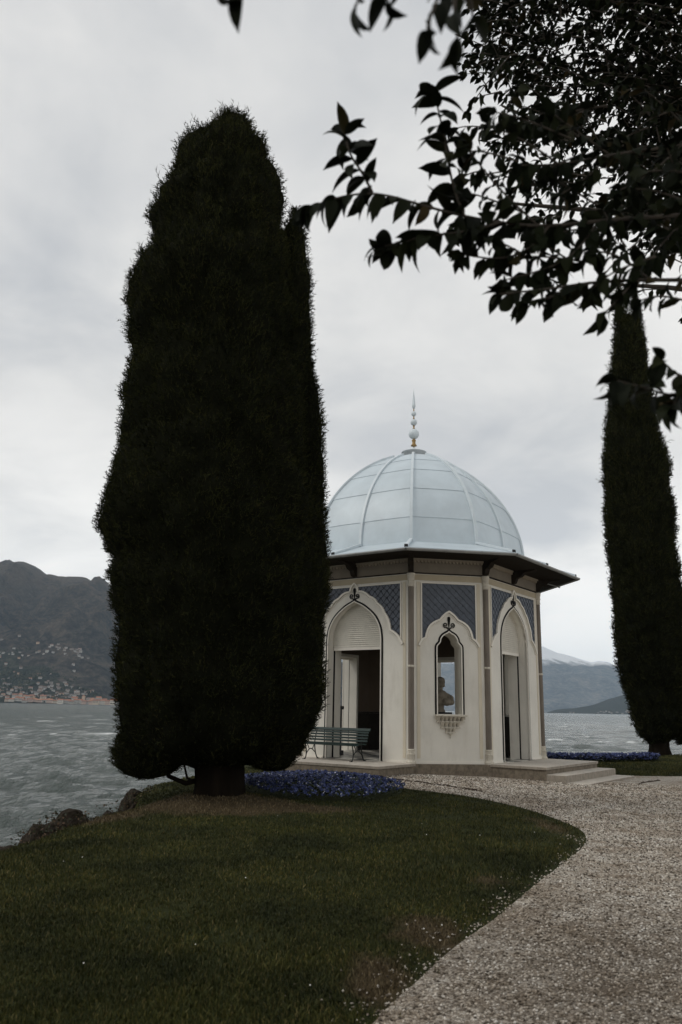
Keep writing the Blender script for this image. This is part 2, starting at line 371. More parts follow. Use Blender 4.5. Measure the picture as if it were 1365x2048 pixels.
V = OCT[None]*(s[:, None, None]*rng.uniform(.55, 1.25, (n, 6, 1))); V[:, :, 2] *= .75; V[:, :, 0] *= 1.25
vx = V[:, :, 0]*ca[:, None]-V[:, :, 1]*sa[:, None]; vy = V[:, :, 0]*sa[:, None]+V[:, :, 1]*ca[:, None]
pz = gz(px, py)+.006+s*.3
V = np.stack([vx+px[:, None], vy+py[:, None], V[:, :, 2]+pz[:, None]], 2).reshape(-1, 3)
st = fast('gravel_stones', V, (OF[None]+6*np.arange(n)[:, None, None]).reshape(-1, 3), STONE, smooth=False)
tag(st, 'loose pale gravel stones covering the curving garden path', 'gravel', kind='stuff')
# grass blades
def blades(name, px, py, hgt, wid, mat, label):
    n = len(px); a = rng.uniform(0, 6.28, n); le = rng.uniform(.0, .75, n); h = hgt*rng.uniform(.5, 1.25, n); wd = wid*rng.uniform(.6, 1.3, n)
    z = gz(px, py)-.004; dx, dy = np.cos(a), np.sin(a); l2 = rng.uniform(0, 6.28, n); lx, ly = np.cos(l2)*le*h, np.sin(l2)*le*h
    A = np.stack([px-dx*wd, py-dy*wd, z], 1); B = np.stack([px+dx*wd, py+dy*wd, z], 1)
    C = np.stack([px+lx*.35+dx*wd*.7, py+ly*.35+dy*wd*.7, z+h*.6], 1); D = np.stack([px+lx, py+ly, z+h], 1)
    V = np.stack([A, B, C, D], 1).reshape(-1, 3); F = (np.array([(0, 1, 2), (0, 2, 3)])[None]+4*np.arange(n)[:, None, None]).reshape(-1, 3)
    o = fast(name, V, F, mat); tag(o, label, 'grass', kind='stuff'); return o
mt, t, b = newmat('grass_blades'); gm = N(t, 'ShaderNodeNewGeometry')
gc = ramp(t, gm.outputs['Random Per Island'], [(0, (.017, .023, .006)), (.45, (.036, .043, .011)), (.8, (.060, .063, .018)), (.96, (.090, .080, .03)), (1, (.14, .12, .06))])
gc = mixc(t, 1.0, gc, ramp(t, noise(t, .8, 5, .6), [(.36, (.48, .52, .46)), (.62, (1.45, 1.32, 1.1))]), 'MULTIPLY')
dr = ramp(t, gm.outputs['Random Per Island'], [(0, (.035, .025, .012)), (.6, (.10, .073, .037)), (1, (.18, .14, .08))])
t.links.new(grasscolor(t, gc, dr), b.inputs['Base Color']); b.inputs['Roughness'].default_value = .7; b.inputs['Specular IOR Level'].default_value = .2; M['blades'] = mt
n = 520000; py = 3.6*(23/3.6)**rng.random(n); px = rng.uniform(-.60, .46, n)*(py+1.0)
gin = inside(GRAVEL, px, py); gd = dist(GRAVEL, px, py)
ok = inside(SHORE, px, py) & (~gin | (rng.random(n) < np.exp(-gd/.035)*.5)) & (px < 4.2)
ok &= ((px+.35)/1.75)**2+((py-17.3)/2.35)**2 > .9
thin = np.zeros(n)
for (cx, cy, rx, ry, k_) in BROWN: thin = np.maximum(thin, k_*np.clip(1.3-np.hypot((px-cx)/rx, (py-cy)/ry), 0, 1))
ok &= rng.random(n) > thin*.62
ok &= fbm(px*1.4, py*1.4+9, 3)*1.6 > rng.random(n)*.75
ok &= (gd > .10) | (rng.random(n) < .25+gd*5*fbm(px*2.2+5, py*2.2, 2))
px, py = px[ok][:205000], py[ok][:205000]
blades('grass', px, py, .020+.020*fbm(px*.9, py*.9, 3)+.0006*py, .0021+.00042*py, M['blades'], 'short dark green lawn grass beside the gravel path')
n = 60000; px = rng.uniform(7, 20, n); py = rng.uniform(24.8, 39, n)
ok = inside(SHORE, px, py) & ~inside(GRAVEL, px, py)
blades('grass', px[ok], py[ok], .07, .012, M['blades'], 'strip of lawn grass beyond the stone steps')
# daisies and fallen petals: pale specks on the lawn
n = 24; py = 4.6*(15/4.6)**rng.random(n); px = rng.uniform(-.45, .4, n)*py; ok = inside(SHORE, px, py) & ~inside(GRAVEL, px, py); px, py = px[ok], py[ok]; n = len(px)
a = np.arange(6)*math.pi/3; s = rng.uniform(.003, .0075, n)
V = np.stack([px[:, None]+np.cos(a)*s[:, None], py[:, None]+np.sin(a)*s[:, None], np.repeat((gz(px, py)+rng.uniform(.025, .055, n))[:, None], 6, 1)+np.sin(a)*s[:, None]*.5], 2).reshape(-1, 3)
da = fast('daisies', V, np.arange(n*6).reshape(n, 6), surf('petal_white', (.55, .53, .48), .8)); tag(da, 'tiny pale daisies and petals dotted over the lawn', 'daisies', kind='stuff')

# ------------------------------------------------------------------ lake
WZ = -1.3
def waves(x, y, cell):
    h = np.zeros_like(x); r2 = np.random.default_rng(5)
    for i in range(46):
        lam = 0.45*(9/.45)**(i/45.)*r2.uniform(.85, 1.15); th_ = R(255)+r2.normal(0, .42); k = 2*math.pi/lam
        amp = .0088*lam*r2.uniform(.6, 1.2)*(1.8 if lam < 1.6 else .9 if lam < 3.2 else .40)
        ph = k*(x*math.cos(th_)+y*math.sin(th_))+r2.uniform(0, 6.28)+2.2*(vnoise(x/lam/6+i, y/lam/6)-.5)
        s_ = np.sin(ph); fade = smooth(1.6, 3.5, lam/cell)
        h += amp*fade*(s_+.35*np.abs(s_)*s_-.28*np.cos(2*ph))
    return h
ang = np.concatenate([np.arange(-95, -42, 1.2), np.arange(-42, 34, .24), np.arange(34, 70, 1.2)]); ang = np.radians(ang)
rad = [9.0]
while rad[-1] < 420: rad.append(rad[-1]*1.0085+.012)
while rad[-1] < 15500: rad.append(rad[-1]*1.05)
rad = np.array(rad); A_, Rr = np.meshgrid(ang, rad); lx, ly = np.sin(A_)*Rr, np.cos(A_)*Rr-2
lx = np.clip(lx, -9400, 9700); ly = np.clip(ly, -390, None)
cell = np.maximum(Rr*np.radians(.24), np.gradient(rad)[:, None]*np.ones_like(A_))
lz = WZ+waves(lx, ly, cell)
foam = smooth(.075, .12, lz-WZ)*smooth(.64, .74, fbm(lx*.09, ly*.09+5, 3))*smooth(.4, .62, fbm(lx*1.3, ly*1.3, 3))
mt, t, b = newmat('lake_water')
b.inputs['Base Color'].default_value = (.075, .095, .086, 1); b.inputs['Roughness'].default_value = .14; b.inputs['IOR'].default_value = 1.33
co = N(t, 'ShaderNodeTexCoord')
def wn(scale, st_, det):
    mp = N(t, 'ShaderNodeMapping'); mp.inputs['Scale'].default_value = st_; mp.inputs['Rotation'].default_value = (0, 0, R(-12)); t.links.new(co.outputs['Object'], mp.inputs[0])
    q = N(t, 'ShaderNodeTexNoise'); q.inputs['Scale'].default_value = scale; q.inputs['Detail'].default_value = det; q.inputs['Roughness'].default_value = .62; t.links.new(mp.outputs[0], q.inputs['Vector']); return q.outputs[0]
hsum = N(t, 'ShaderNodeMath', operation='MULTIPLY_ADD'); t.links.new(wn(2.6, (.8, 1.1, 1), 6), hsum.inputs[0]); hsum.inputs[1].default_value = .35; t.links.new(wn(.34, (.85, 1.15, 1), 8), hsum.inputs[2])
bump(t, b, hsum.outputs[0], 1.0, 1.3)
at = N(t, 'ShaderNodeAttribute'); at.attribute_name = 'foam'
far = ramp(t, wn(.40, (.6, 1.0, 1), 8), [(.735, (0, 0, 0)), (.755, (1, 1, 1))]); brk = ramp(t, wn(.7, (.5, 1.6, 1), 5), [(.45, (0, 0, 0)), (.6, (1, 1, 1))])
fm = N(t, 'ShaderNodeMath', operation='MULTIPLY'); t.links.new(far, fm.inputs[0]); t.links.new(brk, fm.inputs[1])
fa = N(t, 'ShaderNodeMath', operation='ADD'); fa.use_clamp = True; t.links.new(fm.outputs[0], fa.inputs[0]); t.links.new(at.outputs['Fac'], fa.inputs[1])
fo = N(t, 'ShaderNodeBsdfDiffuse'); fo.inputs[0].default_value = (.72, .74, .73, 1)
ms = N(t, 'ShaderNodeMixShader'); t.links.new(fa.outputs[0], ms.inputs[0]); t.links.new(b.outputs[0], ms.inputs[1]); t.links.new(fo.outputs[0], ms.inputs[2])
t.links.new(ms.outputs[0], t.nodes['Material Output'].inputs[0]); M['water'] = mt
lake = fast('lake', np.stack([lx.ravel(), ly.ravel(), lz.ravel()], 1), gridfaces(len(rad), len(ang)), mt, smooth=True)
af = lake.data.attributes.new('foam', 'FLOAT', 'POINT'); af.data.foreach_set('value', foam.ravel().astype(np.float32)); tag(lake, kind='structure')

# ------------------------------------------------------------------ mountains across the lake
def interp(tab, x): a_ = np.array(tab, float); return np.interp(x, a_[:, 0], a_[:, 1])
CREST = [(-9000, 900), (-5000, 820), (-3200, 790), (-2500, 800), (-2100, 768), (-1930, 752), (-1880, 764), (-1850, 778), (-1835, 757), (-1790, 768), (-1755, 764), (-1692, 734), (-1660, 712), (-1628, 688), (-1604, 693), (-1535, 678),
         (-1480, 682), (-1424, 683), (-1390, 668), (-1354, 650), (-1269, 641), (-1150, 600), (-800, 480), (-400, 350), (17, 248), (300, 130), (520, 10), (650, -20), (9000, -20)]
def hmain(x, y):
    c = interp(CREST, x*4520/np.maximum(y, 3000)*.75+x*.25)
    yy = y+220*(fbm(x/700+4, y/700, 3)-.5); g = smooth(2550, 4560, yy)**.82*np.where(y > 4560, 1-.25*smooth(4560, 6500, y), 1)
    rd = fbm(x/620+2, y/900+7, 6, True, .52)-.62; rd2 = fbm(x/150, y/170, 4, True)-.6; rd3 = fbm(x/330+y/2600+1.7, y/3000, 4, True)-.65
    k_ = np.clip(g*(1.0-g)*4.4, 0, 1)*(1-smooth(.55, 1.0, g)*.85)
    return c*g+(rd*420*np.clip(c/400, 0, 1)+rd3*230*np.clip(c/400, 0, 1)+rd2*60)*k_*np.clip((c+20)/200, 0, 1)+14*g*np.clip(c/300, 0, 1)*(fbm(x/60, y/60, 4, True)-.6)-4
FOOT = [(-9000, 250), (-3000, 250), (-1400, 238), (-1210, 228), (-1100, 205), (-1040, 160), (-960, 122), (-900, 75), (-840, 22), (-800, -5), (9000, -8)]
def hfoot(x, y):
    c = interp(FOOT, x*3100/np.maximum(y, 2400)); g = smooth(2450, 3250, y+70*(fbm(x/160, y/160, 3)-.5))**.9*np.where(y > 3150, 1-.6*smooth(3150, 3900, y), 1)
    return c*g+(fbm(x/90, y/90, 4)-.5)*26*np.clip(g*(1.1-g)*4, 0, 1)*np.clip(c/60, 0, 1)-1.5*(1-smooth(2470, 2500, y))-1.0
def heightfield(name, fn, xr, yr, nx, ny, mat, skip=-1.9):
    x = np.linspace(*xr, nx); y = np.linspace(*yr, ny); X_, Y_ = np.meshgrid(x, y); Z_ = fn(X_, Y_)
    F_ = gridfaces(ny, nx); z_ = Z_.ravel()[F_].max(1)
    return tag(fast(name, np.stack([X_.ravel(), Y_.ravel(), Z_.ravel()], 1), F_[z_ > skip], mat, smooth=True), kind='structure')
def hillmat(name, stops, rock=None, scale=.012, snow=None):
    mt, t, b = newmat(name)
    col = mixc(t, .5, ramp(t, noise(t, scale, 9, .72), stops), ramp(t, noise(t, scale*5, 8, .75), stops))
    co = N(t, 'ShaderNodeTexCoord'); se = N(t, 'ShaderNodeSeparateXYZ'); t.links.new(co.outputs['Object'], se.inputs[0])
    if rock:
        z0, z1, rc = rock; mr = N(t, 'ShaderNodeMapRange'); mr.inputs[1].default_value = z0; mr.inputs[2].default_value = z1; t.links.new(se.outputs[2], mr.inputs[0])
        mu = N(t, 'ShaderNodeMath', operation='MULTIPLY'); t.links.new(mr.outputs[0], mu.inputs[0])
        t.links.new(ramp(t, noise(t, scale*1.7, 9, .7), [(.38, (.15, .15, .15)), (.6, (1, 1, 1))]), mu.inputs[1])
        col = mixc(t, mu.outputs[0], col, ramp(t, noise(t, scale*9, 8, .7, stretch=(1, 1, .35)), [(.3, tuple(q*.6 for q in rc)), (.7, tuple(q*1.35 for q in rc))]))
    if snow:
        nz = noise(t, .0042, 9, .66); ma = N(t, 'ShaderNodeMath', operation='MULTIPLY_ADD'); t.links.new(nz, ma.inputs[0]); ma.inputs[1].default_value = 330; t.links.new(se.outputs[2], ma.inputs[2])
        mr = N(t, 'ShaderNodeMapRange'); mr.inputs[1].default_value = snow; mr.inputs[2].default_value = snow+90; t.links.new(ma.outputs[0], mr.inputs[0])
        col = mixc(t, mr.outputs[0], col, (.90, .90, .91))
    t.links.new(col, b.inputs['Base Color']); b.inputs['Roughness'].default_value = .95; b.inputs['Specular IOR Level'].default_value = .05
    bump(t, b, noise(t, scale*4, 9, .7), 1.0, 45)
    return mt
M['mount'] = hillmat('mountainside', [(.41, (.007, .008, .008)), (.5, (.042, .036, .030)), (.59, (.14, .108, .08))], (330, 600, (.115, .092, .070)), .008)
M['foot'] = hillmat('wooded_slope', [(.41, (.006, .009, .005)), (.5, (.026, .032, .018)), (.60, (.10, .09, .058))], None, .018)
heightfield('mountain_range', hmain, (-5600, 900), (2560, 6400), 350, 175, M['mount'])
heightfield('foothill', hfoot, (-3000, -560), (2440, 3900), 260, 150, M['foot'])
SNOW = [(-9000, 600), (-1500, 640), (0, 690), (900, 720), (1554, 716), (2000, 800), (2500, 890), (2984, 924), (3221, 835), (3395, 797), (3539, 755), (3696, 700), (3814, 726), (3923, 712), (4072, 652), (4600, 700), (5600, 820), (7000, 800), (9500, 900)]
def hsnow(x, y):
    c = interp(SNOW, x*12000/y); g = smooth(8300, 12100, y+500*(fbm(x/1500, y/1500, 3)-.5))**.8*np.where(y > 12000, 1-.3*smooth(12000, 13500, y), 1)
    return c*g+(fbm(x/1000, y/1300+3, 6, True)-.6)*330*np.clip(g*(1.06-g)*3.6, 0, 1)-3
M['snow'] = hillmat('snowy_range', [(.41, (.05, .062, .075)), (.5, (.10, .112, .122)), (.60, (.25, .23, .21))], None, .004, 770)
heightfield('snowy_range', hsnow, (-4500, 8500), (8200, 13600), 320, 130, M['snow'])
PROM = [(-9000, -20), (1330, -20), (1390, 5), (1440, 20), (1500, 30), (1560, 34), (1633, 48), (1700, 62), (1801, 99), (1902, 130), (2100, 180), (2400, 240), (3200, 330), (6000, 420)]
def hprom(x, y):
    c = interp(PROM, x*5500/y); g = smooth(5000, 5650, y+120*(fbm(x/250, y/250, 3)-.5))*np.where(y > 5600, 1-.5*smooth(5600, 6600, y), 1)
    return c*g+(fbm(x/120, y/120, 5)-.5)*26*np.clip(g*(1.1-g)*4, 0, 1)*np.clip((c+12)/60, 0, 1)-2.2*(1-smooth(5000, 5080, y))-.6
M['prom'] = hillmat('dark_promontory', [(.3, (.018, .022, .016)), (.5, (.034, .038, .026)), (.75, (.065, .06, .045))], None, .012)
heightfield('promontory', hprom, (1250, 5200), (4960, 6700), 200, 90, M['prom'])

# ------------------------------------------------------------------ houses on the far shores
def housemesh(name, wl, rf, tall=1.0, gable=True):
    m_ = MB(); m_.m = 0; m_.box(-.5, .5, -.42, .42, -.4, .7*tall); m_.m = 1
    h = .7*tall; m_.add([(-.56, -.48, h), (.56, -.48, h), (.56, .48, h), (-.56, .48, h), (-.4 if not gable else -.56, 0, h+.28), (.4 if not gable else .56, 0, h+.28)], [(0, 1, 5, 4), (2, 3, 4, 5), (1, 2, 5), (3, 0, 4), (0, 3, 2, 1)])
    m_.m = 2
    for i in range(4):
        for j in range(2): x_ = -.36+i*.22; z_ = .12+j*.32*tall; m_.box(x_, x_+.1, -.435, -.41, z_, z_+.17)
    me = m_.mesh(name); me.materials.append(wl); me.materials.append(rf); me.materials.append(M['housewin']); return me
M['housewin'] = surf('far_window', (.06, .06, .06), .5)
WL = [surf('render_a', c, .9, .08, .5) for c in ((.60, .50, .40), (.66, .62, .55), (.52, .38, .27), (.58, .43, .36), (.48, .46, .42))]
RF = [surf('roof_a', c, .9, .15, .5) for c in ((.30, .13, .075), (.24, .12, .08), (.34, .17, .10), (.17, .12, .10))]
HM = [housemesh('house', random.choice(WL), random.choice(RF), random.uniform(.75, 1.25), random.random() < .6) for _ in range(14)]
WU = [surf('render_b', c, .9, .08, .5) for c in ((.36, .345, .32), (.44, .425, .395), (.31, .28, .245))]
RU = [surf('roof_b', c, .9, .15, .5) for c in ((.16, .105, .08), (.13, .11, .10), (.20, .13, .10))]
HU = [housemesh('house', random.choice(WU), random.choice(RU), random.uniform(.7, 1.1), random.random() < .6) for _ in range(10)]
def house(x, y, z, wdt, dp, hg, rz, label, group):
    o = link('house', random.choice(HM if 'waterfront h' in group else HU+HM[:3])); o.location = (x, y, z); o.scale = (wdt, dp, hg); o.rotation_euler = (0, 0, rz)
    return tag(o, label, 'house', group)
x = -990.0; row = 0
while x < -655:
    wd = random.uniform(10, 19); y = random.uniform(2488, 2506)
    house(x+wd/2, y, float(hfoot(np.float64(x), np.float64(y)))*0+.6, wd, random.uniform(11, 16), random.uniform(11, 17), random.uniform(-.15, .15), 'terracotta-roofed house in the row along the far shore, left of the big cypress', 'waterfront houses of the far town'); x += wd*random.uniform(.85, 1.05)
    if random.random() < .72:
        y2 = y+random.uniform(18, 40); house(x-wd/2+random.uniform(-5, 5), y2, float(hfoot(np.float64(x), np.float64(y2)))+random.uniform(3, 7), wd*.95, 13, random.uniform(11, 16), random.uniform(-.3, .3), 'terracotta-roofed house in the row along the far shore, left of the big cypress', 'waterfront houses of the far town')
bt = MB(); bt.m = 0; bt.box(-4, 4, -4, 4, 0, 19); bt.m = 1; bt.add([(-4.6, -4.6, 19), (4.6, -4.6, 19), (4.6, 4.6, 19), (-4.6, 4.6, 19), (0, 0, 23)], [(0, 1, 4), (1, 2, 4), (2, 3, 4), (3, 0, 4), (0, 3, 2, 1)])
bo = bt.build('church_tower', [WL[2], RF[0]]); bo.location = (-770, 2530, 4); tag(bo, 'square brick-red tower rising above the far waterfront houses', 'tower')
def cluster(n, cx, cy, sx, sy, fn, s0, s1, label, group):
    for _ in range(n):
        x = random.gauss(cx, sx); y = random.gauss(cy, sy); z = float(fn(np.float64(x), np.float64(y)))
        if z < .5: continue
        k_ = random.uniform(s0, s1); house(x, y, z+.5, k_, k_*random.uniform(.7, .95), k_*random.uniform(.55, .85), random.uniform(-.6, .6), label, group)
L1 = 'small house in the scatter climbing the wooded slope behind the far waterfront'
for a_ in ((34, -905, 2585, 55, 26), (30, -985, 2640, 50, 30), (26, -880, 2680, 42, 26), (16, -1060, 2600, 40, 30), (18, -930, 2760, 60, 30), (12, -1110, 2760, 70, 50)):
    cluster(*a_, hfoot, 6.5, 12, L1, 'houses on the near far-shore slope')
hm2 = lambda x, y: np.maximum(hmain(x, y), hfoot(x, y))
cluster(44, -1000, 3010, 62, 45, hm2, 6, 11, 'small house of the hamlet high on the far mountain terrace', 'houses of the upper hamlet')
cluster(40, -1250, 2990, 95, 60, hm2, 5.5, 10, 'pale house dotted over the far upper slope at the left edge', 'houses on the far upper slope')
cluster(30, 1800, 5110, 170, 35, hprom, 8, 14, 'pale house at the foot of the dark promontory across the lake', 'houses below the promontory')
# woods on the lower slope: too many and too far to count
n = 15000; wx = rng.uniform(-1700, -640, n); wy = rng.uniform(2485, 3350, n); wz = hfoot(wx, wy); ok = (wz > 1.5) & (fbm(wx/110, wy/110, 4) > .44); wx, wy, wz = wx[ok], wy[ok], wz[ok]; n = len(wx)
s = rng.uniform(3, 6.5, n); V = OCT[None]*s[:, None, None]*rng.uniform(.7, 1.2, (n, 6, 1)); V[:, :, 2] *= 1.15
V = (V+np.stack([wx, wy, wz+s*.6], 1)[:, None]).reshape(-1, 3)
wo = fast('hillside_woodland', V, (OF[None]+6*np.arange(n)[:, None, None]).reshape(-1, 3), island('far_trees', [(0, (.010, .015, .008)), (.5, (.022, .028, .014)), (.85, (.04, .042, .024)), (1, (.07, .06, .04))], .95, .05))
tag(wo, 'dark woodland covering the lower slope across the lake', 'woodland', kind='stuff')

# ------------------------------------------------------------------ haze
hz = MB(); hz.box(-9500, 9800, -400, 15900, -3.4, 1150); ho = hz.build('haze', None); tag(ho, 'thin grey blue air over the lake and hills', 'haze', kind='stuff')
hmz = bpy.data.materials.new('air'); hmz.use_nodes = True; ht = hmz.node_tree; ht.nodes.clear()
hout = N(ht, 'ShaderNodeOutputMaterial'); hv = N(ht, 'ShaderNodeVolumePrincipled'); hv.inputs['Color'].default_value = (.66, .83, 1.0, 1); hv.inputs['Density'].default_value = 4.5e-5
ht.links.new(hv.outputs[0], hout.inputs['Volume']); ho.data.materials.append(hmz)

# ------------------------------------------------------------------ lake pavilion
CX, CY = 2.408, 26.012; TH = 0.1645; AL = 0.2795; RW = 3.861; ZF = .263; Q4 = math.pi/4
APW = RW*math.cos(Q4-AL); APN = RW*math.cos(AL); HW = RW*math.sin(Q4-AL); HN = RW*math.sin(AL)
pav = empty('lake_pavilion', (CX, CY, 0))
tag(pav, 'cream octagonal garden pavilion with pale blue dome, pointed arches and blue panels', 'pavilion')
def frame(k, extra=0.0):
    a = TH+k*Q4; n = (math.sin(a), -math.cos(a)); t = (math.cos(a), math.sin(a)); ap = (APW if k % 2 else APN)+extra
    return lambda u, v, w: (n[0]*(ap+w)+t[0]*u, n[1]*(ap+w)+t[1]*u, ZF+v)
def pol(a, r_, z): return (r_*math.sin(TH+a), -r_*math.cos(TH+a), z)
def mirror(P): return P+[(-u, v) for u, v in reversed(P)]
def curve(pts, n=4):                    # Catmull-Rom through (u,v) points
    o = []
    for i in range(len(pts)-1):
        p0 = pts[max(i-1, 0)]; p1 = pts[i]; p2 = pts[i+1]; p3 = pts[min(i+2, len(pts)-1)]
        for j in range(n):
            t = j/n; o.append(tuple(.5*((2*p1[c])+(-p0[c]+p2[c])*t+(2*p0[c]-5*p1[c]+4*p2[c]-p3[c])*t*t+(-p0[c]+3*p1[c]-3*p2[c]+p3[c])*t**3) for c in (0, 1)))
    return o+[pts[-1]]
def scallop(pts):                       # chains of outward bulging lobes between cusps
    o = []
    for (a, b, bulge) in pts:
        dx, dy = b[0]-a[0], b[1]-a[1]; l = math.hypot(dx, dy); nx, ny = dy/l, -dx/l
        for j in range(7):
            t = j/7; h = bulge*math.sin(math.pi*t); o.append((a[0]+dx*t+nx*h, a[1]+dy*t+ny*h))
    return o+[pts[-1][1]]
WT = 5.46
# wide (door) facets --------------------------------------------------------
DJ = .90
darch = curve([(DJ, 3.0), (.895, 3.30), (.855, 3.56), (.74, 3.80), (.58, 3.985), (.31, 4.185), (.10, 4.285), (0, 4.335)], 3)   # right half, going up
dfull = [(DJ, 0)]+darch+[(-u, v) for u, v in reversed(darch[:-1])]+[(-DJ, 0)]
DS = [((1.62, 3.10), (1.23, 3.49), .055), ((1.23, 3.49), (1.03, 3.99), .045), ((1.03, 3.99), (.80, 4.25), .03), ((.80, 4.25), (.53, 4.46), .035), ((.53, 4.46), (.14, 4.63), .045), ((.14, 4.63), (0, 4.86), .035)]
dsc = scallop(DS)
# narrow (window) facets ------------------------------------------------------
warch = curve([(.335, 2.98), (.325, 3.06), (.27, 3.12)], 3)+curve([(.235, 3.17), (.215, 3.26), (.15, 3.345), (.05, 3.40), (0, 3.435)], 3)
wfull = [(.335, 1.26)]+warch+[(-u, v) for u, v in reversed(warch[:-1])]+[(-.335, 1.26)]
NS = [((.85, 3.06), (.66, 3.28), .03), ((.66, 3.28), (.25, 3.775), .11), ((.25, 3.775), (0, 4.0), .02)]
nsc = scallop(NS)
def offset(half, d):                    # push a right-half outline outwards
    o = []
    for i, (u, v) in enumerate(half):
        a = half[max(i-1, 0)]; c = half[min(i+1, len(half)-1)]; dx, dy = c[0]-a[0], c[1]-a[1]; l = math.hypot(dx, dy) or 1
        o.append((u+dy/l*d if i < len(half)-1 else 0, v-dx/l*d if i < len(half)-1 else v+d*1.5))
    return o
def spiral(cu, cv, r0, turns, sgn, start, n=22):
    return [(cu+sgn*(r0*(1-.80*i/n))*math.cos(start+turns*6.283*i/n), cv+(r0*(1-.80*i/n))*math.sin(start+turns*6.283*i/n)) for i in range(n+1)]
def fleur(T, v0, s, name, parent):
    m_ = MB(); w0, w1 = .003, .022
    for sg in (1, -1):
        m_.ribbon(curve([(.0, v0-.02), (.012*sg*s, v0+.02*s), (.05*sg*s, v0+.055*s), (.085*sg*s, v0+.062*s)], 4), .036*s, w0, w1, T)
        m_.ribbon(spiral(.098*sg*s, v0+.130*s, .070*s, 1.3, sg, -1.55), .025*s, w0, w1+.002, T)
    dr = [(0, v0+.04*s), (.018*s, v0+.14*s), (.042*s, v0+.30*s), (.036*s, v0+.345*s), (0, v0+.365*s)]
    m_.slab(dr+[(-u, v) for u, v in reversed(dr[1:-1])], [], w0, w1+.004, T)
    return m_.build(name, M['blackline'], parent)
def inpoly(P, u, v):
    c = False
    for i in range(len(P)):
        a = P[i]; b_ = P[i-1]
        if (a[1] > v) != (b_[1] > v) and u < (b_[0]-a[0])*(v-a[1])/(b_[1]-a[1])+a[0]: c = not c
    return c
def lattice(T, P, s, parent, mn='lattice'):
    m_ = MB(); u0 = min(q[0] for q in P); u1 = max(q[0] for q in P); v0 = min(q[1] for q in P); v1 = max(q[1] for q in P)
    n = 10; nu = int((u1-u0)/s)+2; nv = int((v1-v0)/s)+2
    for i in range(-1, nu):
        for j in range(-1, nv):
            for sg in (1, -1):
                pts = []
                for q in range(n+1):
                    t = q/n; uu = u0+(i+(t if sg > 0 else 1-t))*s; vv = v1-(j+t)*s+.10*s*math.sin(2*math.pi*t)*0+.06*s*math.cos(math.pi*2*t)
                    pts.append((uu, vv))
                run = []
                for p_ in pts+[None]:
                    if p_ and inpoly(P, *p_): run.append(p_)
                    else:
                        if len(run) > 2: m_.ribbon(run, .013, .006, .016, T)
                        run = []
            uc, vc = u0+i*s, v1-j*s+.06*s
            if inpoly(P, uc-.02, vc) and inpoly(P, uc+.02, vc) and inpoly(P, uc, vc-.02): m_.slab([(uc+.026*math.cos(q), vc+.026*math.sin(q)) for q in np.arange(8)*math.pi/4], [], .006, .024, T)
    return m_.build('lattice', M[mn], parent) if m_.v else None
